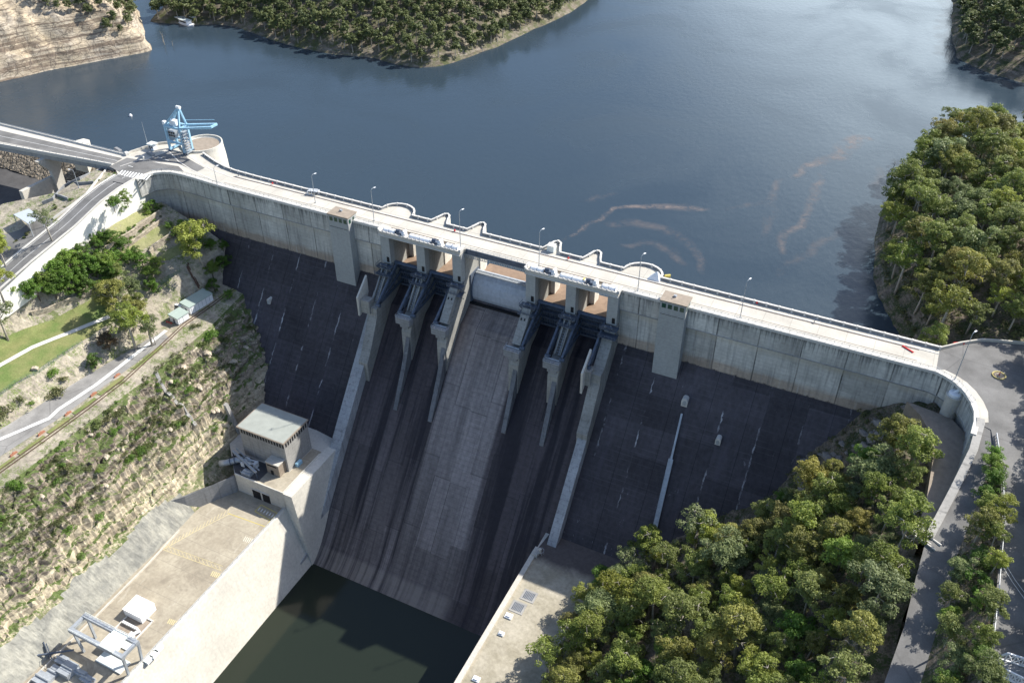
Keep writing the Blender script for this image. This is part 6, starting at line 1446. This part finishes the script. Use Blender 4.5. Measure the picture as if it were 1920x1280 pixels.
wbox(212,1240,ZT+.3,(11.,4.6,.5),'white_hatch','long low white hatch cover just below the terrace gantry','hatch')
wbox(237,1205,ZT+.3,(6.,4.,.4),'grey_hatch','grey sunken hatch beside the box under the gantry','hatch',m_='steel')
for k, (u, v) in enumerate(((298,1216),(290,1227),(279,1237))):
    wbox(u, v, ZT+.5, (1.7,2.6,1.1),'white_tank',('first','second','third')[k]+' of three small white tanks along the terrace edge, counted from the dam side','tank')
b = MB()
for (u, v, w_, d_, h_) in ((130,1258,5,5,2.2),(118,1240,4,3,1.6),(150,1262,6,2,1.4),(165,1275,5,2.5,1.2),(100,1262,4,5,1.),(82,1275,6,4,1.4)):
    x, y = at(u, v, ZT); b.box(x-w_/2,x+w_/2,y-d_/2,y+d_/2,ZT,ZT+h_); b.tube([(x-w_/2,y,ZT+h_+.3),(x+w_/2,y,ZT+h_+.3)],.35,8)
tag(b.build('outlet_machinery', M['steel_light']), 'cluster of grey outlet machinery on the terrace at the bottom left', 'machinery')
b = MB()
for k in range(5): x, y = at(78+k*5,1225+k*3,ZT); b.bar((x,y,ZT),(x-3,y+2,ZT+5),.3)
x, y = at(95,1240,ZT); b.bar((x-6,y-3,ZT+3),(x+5,y+6,ZT+2),.5); tag(b.build('pipe_rack', M['steel']), 'dark steel pipe rack at the foot of the sprayed concrete slope', 'pipe rack')
b = MB(); b.prism([(-54.5,-53.5),(-54.5,-78.8),(-77.6,-78.8),(-77.6,-72),(-66.9,-68.6),(-59.2,-68.6),(-59.2,-53.5)], Z0-.2, Z0+.03, 'z'); b.build('platform_floor', M['terrace'], pfm)
# painted bays and chevrons on the terrace
def tmark(px, w, mat, name='floor_marking', z=ZT):
    P = [Vector((*at(*p, z), z+.03)) for p in px]; b = MB()
    for i in range(len(P)-1): b.bar(P[i], P[i+1], w, .02)
    tag(b.build(name, mat), kind='structure')
M['faint'] = simple('worn yellow paint', (.66,.56,.30), .8, var=.15); M['faintw'] = simple('worn white paint', (.64,.61,.52), .8, var=.15)
tmark([(306,1030),(362,998),(430,963)], .16, M['faint']); tmark([(306,1030),(415,1069)], .16, M['faint']); tmark([(310,1022),(418,1061)], .12, M['faint'])
for k in range(19): t = k/18; u = 308+t*118; v = 1028-t*66; tmark([(u,v),(u+4,v-9)], .12, M['faint'])
for k in range(14): t = k/13; u = 310+t*100; v = 1022+t*38; tmark([(u,v),(u+4,v+9)], .12, M['faint'])
for (u, v, mt) in ((465,1012,'faintw'),(404,1077,'faint'),(323,1166,'faint')):
    for k in range(6): tmark([(u-9+k*3.4,v-3+k*.6),(u-2+k*3.,v-7+k*2.2)] if False else [(u-9+k*3.2,v+2+k*1.1),(u-4+k*3.2,v-7+k*1.1)], .3, M[mt])
tmark([(490,946),(520,962),(507,975),(478,958),(490,946)], .3, M['yellow'])
for k in range(6): tmark([(488+k*5,951+k*2.6),(484+k*5,956+k*2.6)], .4, M['paint'])
tmark([(428,962),(498,987),(507,975)], .25, M['yellow'])
# gutter wall along the slope foot
b = MB(); b.wallpath([(-84.6,-106,ZT),(-83.4,-125,ZT),(-83.,-150,ZT),(-83,-200,ZT)], .4, .7); tag(b.build('gutter_wall', M['conc_light']), 'low concrete kerb at the foot of the sprayed concrete slope', 'low wall')
# ---------------------------------------------------------------- right apron
ZA = -84.
for k, (u, v) in enumerate(((992,1117),(971,1138))):
    x, y = at(u, v, ZA); t = thing('grated_hatch', ('upper','lower')[k]+' of two square grated hatches on the right apron', 'hatch', (x,y,ZA), .0); b = MB(); b.box(-2.6,2.6,-2.4,2.4,0,.15); b.build('frame', M['conc'], t, world=False); b = MB()
    for j in range(7): b.box(-1.8+j*.55,-1.5+j*.55,-1.6,1.6,.15,.25)
    b.build('grating', M['steel'], t, world=False)
x, y = at(1013,1036,-82.6); t = thing('survey_pillar', 'small instrument post with hoop railings at the top corner of the right basin wall', 'instrument post', (x,y,-82.6)); b = MB(); b.tube([(0,0,0),(0,0,2.2)],.5,10); b.build('post', M['conc_light'], t, world=False); b = MB()
for k in range(8): a = k*PI/4; b.bar((1.4*math.cos(a),1.4*math.sin(a),0),(1.4*math.cos(a),1.4*math.sin(a),1.4),.1); b.bar((1.4*math.cos(a),1.4*math.sin(a),1.4),(1.4*math.cos(a+PI/4),1.4*math.sin(a+PI/4),1.4),.12)
b.build('hoop_rail', M['steel_light'], t, world=False)
for k, (u, v, s_) in enumerate(((940,1188,1.),(954,1155,1.3),(893,1273,1.2))):
    x, y = at(u, v, ZA); b = MB(); b.box(-s_,s_,-s_*.8,s_*.8,0,.5); b.box(-s_*.6,s_*.6,-s_*.5,s_*.5,.5,.9); o = b.build('valve_box', M['white']); o.location = (x,y,ZA); tag(o, 'small white valve box on the right apron, '+('middle one','nearest the grated hatches','nearest the bottom edge of the picture')[k], 'valve box')
b = MB(); pts = [(51,-45.6,ZA),(70,-45.3,ZA),(86,-43.9,ZA+2),(94,-42,ZA+6)]
for i in range(3): b.bar(Vector(pts[i])+Vector((0,0,1.)), Vector(pts[i+1])+Vector((0,0,1.)), 1.6, 1.4)
for i in range(3):
    for j in range(5): p = Vector(pts[i]).lerp(Vector(pts[i+1]), j/5)+Vector((0,-.8,1.7)); b.bar(p,p+Vector((0,0,1.1)),.1)
b.box(78,84,-49.5,-46,ZA,ZA+.8); tag(b.build('toe_walkway', M['conc_grey']), 'concrete walkway with a handrail along the toe of the dark right face', 'walkway')
# ---------------------------------------------------------------- lake things
def boat(u, v, L, rz, label, cabin=True):
    x, y = at(u, v, LZ); t = thing('houseboat', label, 'houseboat', (x,y,LZ), rz, None); W_ = L*.34
    b = MB(); b.prism([(-L/2,-W_/2),(L*.36,-W_/2),(L/2,0),(L*.36,W_/2),(-L/2,W_/2)], -.3, .8, 'z'); b.build('hull', M['white'], t, world=False)
    b = MB(); b.box(-L*.36,L*.22,-W_*.4,W_*.4,.8,3.); b.build('cabin', M['white'], t, world=False); b = MB(); b.box(-L*.42,L*.27,-W_*.46,W_*.46,3.,3.2); b.build('roof', M['roof_white'], t, world=False)
    b = MB()
    for s_ in (-1,1): b.box(-L*.3,L*.16,s_*W_*.4-.04,s_*W_*.4+.04,1.6,2.5)
    b.build('window', M['black'], t, world=False); return t
boat(350,46,15,-.2,'larger white houseboat moored nearest the open water in the inlet'); boat(341,41,11,.1,'smaller white boat moored behind the larger houseboat in the inlet'); boat(362,40,10,-.3,'white boat moored beside the landing stage in the inlet')
b = MB(); p, q = Vector((*at(362,42,LZ),LZ+.5)), Vector((*at(383,34,LZ),LZ+.9)); b.bar(p,q,3.,.4)
for k in range(5): r_ = p.lerp(q,k/4); b.bar(r_-Vector((0,1.2,2)),r_+Vector((0,-1.2,1)),.25)
tag(b.build('landing_stage', M['steel_light']), 'grey floating landing stage leading from the boats to the shore', 'jetty')
x, y = at(245,218,LZ); b = MB(); b.lathe([(.1,-.3),(.9,0),(.9,.6),(.4,1.2),(.1,1.4)], n=12); o = b.build('marker_buoy', M['white']); o.location = (x,y,LZ); tag(o, 'small white marker buoy alone on the water beyond the crane', 'buoy')
for k, (u, v) in enumerate(((309,84),(306,80),(324,86),(548,65),(620,88),(600,80),(798,92),(480,55),(460,52),(660,98),(905,98),(745,112),(1664,330),(1672,318),(1784,112),(1776,96),(1790,90))):
    x, y = at(u, v, LZ); hh = 4+4*rng.random(); b = MB(); b.tube([(0,0,-1),(rng.normal()*.3,rng.normal()*.3,hh*.6),(rng.normal()*.5,rng.normal()*.5,hh)], [.22,.15,.05], 5); b.tube([(0,0,hh*.5),(.9,.4,hh*.8)],[.1,.04],4); o = b.build('dead_tree', M['bark']); o.location = (x,y,LZ); tag(o, 'bare dead trunk standing in the shallow water at the lake edge', 'dead tree', 'drowned dead trunks')
# reddish algae drifting on the lake
g = G('drifting reddish algae'); n = g.noise(g.P, .5, 7, .8, 1.2); n2 = g.noise(g.P, .09, 4, .6)
at_n = g.N('ShaderNodeAttribute'); at_n.attribute_name = 'edge'
al = g.m('MULTIPLY', g.map(g.m('ADD', g.m('MULTIPLY', n, .55), g.m('MULTIPLY', n2, .45)), .44, .60), g.m('MULTIPLY', at_n.outputs['Fac'], .75), clamp=True)
M['algae'] = g.done((.31,.25,.225), .7, alpha=g.m('MULTIPLY', al, .55))
def streak(px, ws, name='algae_streak', k=1.):
    P = [Vector((*at(u, v, LZ), LZ+.05)) for u, v in px]; Q = []; W_ = []
    for i in range(len(P)-1):
        for j in range(8): t = j/8; Q.append(P[i].lerp(P[i+1], t)); W_.append((ws[i]+(ws[i+1]-ws[i])*t)*.62)
    Q.append(P[-1]); W_.append(ws[-1]); V = []; E = []; m_ = 5
    for i, p in enumerate(Q):
        d = (Q[min(i+1,len(Q)-1)]-Q[max(i-1,0)]).normalized(); nn = Vector((-d.y,d.x,0)); wob = fbm(p.x*.05,p.y*.05,2)*4
        for j in range(m_):
            s_ = (j/(m_-1)-.5)*2; V.append(tuple(p+nn*(s_*W_[i]+wob))); E.append(max(0,(1-abs(s_))**.8)*min(1,i/3,(len(Q)-1-i)/3)*k)
    b = MB(); b.v = V; b.f = [(i*m_+j,i*m_+j+1,(i+1)*m_+j+1,(i+1)*m_+j) for i in range(len(Q)-1) for j in range(m_-1)]; b.mi = [0]*len(b.f)
    o = b.build(name, M['algae']); a = o.data.attributes.new('edge','FLOAT','POINT'); a.data.foreach_set('value', E); tag(o, kind='stuff')
streak([(1055,452),(1078,436),(1105,415),(1135,400),(1175,390),(1230,386),(1290,390),(1332,396)], [1.5,2.5,3,3.,3,5,7,2], k=1.3)
streak([(1480,335),(1510,318),(1545,300),(1585,275),(1615,264),(1645,264)], [3,5,8,11,10,3], k=1.3)
streak([(1470,480),(1480,440),(1510,405),(1530,360),(1545,325)], [3,5,4,6,3], k=1.)
streak([(1430,450),(1450,400),(1440,360),(1475,335)], [3,6,5,3], k=.6)
streak([(1130,415),(1180,418),(1240,430),(1290,455),(1312,490),(1300,515)], [4,7,6,5,4,3], k=.6)
streak([(1160,460),(1210,455),(1260,470),(1285,500)], [3,5,6,3], k=.5)
streak([(1090,380),(1120,368),(1160,360)], [3,5,3], k=.5)
streak([(1455,520),(1490,490),(1540,455),(1575,430)], [3,5,5,3], k=.4)
streak([(1630,360),(1655,330),(1650,310)], [5,7,4], k=.5); streak([(1735,240),(1770,234)], [3,2], k=.6); streak([(1360,395),(1400,385),(1450,380)], [2,4,3], k=.5)
# ---------------------------------------------------------------- sky, sun, render
w = bpy.data.worlds.new('World'); SC.world = w; w.use_nodes = True; nt = w.node_tree
sky = nt.nodes.new('ShaderNodeTexSky'); sky.sky_type = 'NISHITA'; sky.sun_disc = False
SUN = Vector((.68, .83, 1.0)).normalized()
sky.sun_elevation = math.asin(SUN.z); sky.sun_rotation = math.atan2(SUN.x, SUN.y); sky.altitude = 200; sky.air_density = 1.; sky.dust_density = 1.6; sky.ozone_density = 2.
nt.links.new(sky.outputs[0], nt.nodes['Background'].inputs[0]); nt.nodes['Background'].inputs[1].default_value = .13
# unseen bright cloud patch added so its reflection lightens the upper lake
def WN(t): return nt.nodes.new(t)
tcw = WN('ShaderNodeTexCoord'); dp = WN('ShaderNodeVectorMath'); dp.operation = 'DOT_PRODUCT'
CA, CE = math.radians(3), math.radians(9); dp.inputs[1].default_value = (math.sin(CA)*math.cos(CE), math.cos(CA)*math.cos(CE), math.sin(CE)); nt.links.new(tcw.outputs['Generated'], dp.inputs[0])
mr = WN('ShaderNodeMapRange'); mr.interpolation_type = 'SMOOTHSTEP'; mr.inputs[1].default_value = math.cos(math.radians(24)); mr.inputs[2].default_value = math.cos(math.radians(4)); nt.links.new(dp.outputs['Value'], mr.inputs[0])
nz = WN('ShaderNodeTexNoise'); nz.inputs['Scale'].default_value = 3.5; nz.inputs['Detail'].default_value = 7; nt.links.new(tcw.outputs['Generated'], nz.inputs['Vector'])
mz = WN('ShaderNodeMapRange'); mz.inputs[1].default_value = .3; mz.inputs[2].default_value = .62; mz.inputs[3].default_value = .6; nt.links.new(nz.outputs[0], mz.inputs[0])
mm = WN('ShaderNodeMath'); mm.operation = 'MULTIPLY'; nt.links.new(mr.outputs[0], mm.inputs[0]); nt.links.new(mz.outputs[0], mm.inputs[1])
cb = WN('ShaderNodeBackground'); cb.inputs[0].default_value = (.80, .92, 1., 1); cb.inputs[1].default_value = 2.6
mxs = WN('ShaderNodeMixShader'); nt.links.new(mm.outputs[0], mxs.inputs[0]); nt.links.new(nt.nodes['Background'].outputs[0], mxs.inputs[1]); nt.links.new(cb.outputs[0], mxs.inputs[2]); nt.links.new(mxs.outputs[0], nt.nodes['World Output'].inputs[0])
ld = bpy.data.lights.new('sun', 'SUN'); ld.energy = 5.; ld.angle = math.radians(.5); ld.color = (1., .955, .87)
lo = bpy.data.objects.new('sun', ld); COL.objects.link(lo); lo.rotation_euler = SUN.to_track_quat('Z', 'Y').to_euler(); lo.location = (200, 300, 400)
SC.view_settings.view_transform = 'Standard'; SC.view_settings.look = 'None'; SC.view_settings.exposure = .62; SC.view_settings.gamma = 1
SC.render.engine = 'CYCLES'
SC.cycles.max_bounces = 6; SC.cycles.diffuse_bounces = 3; SC.cycles.glossy_bounces = 3; SC.cycles.transparent_max_bounces = 6
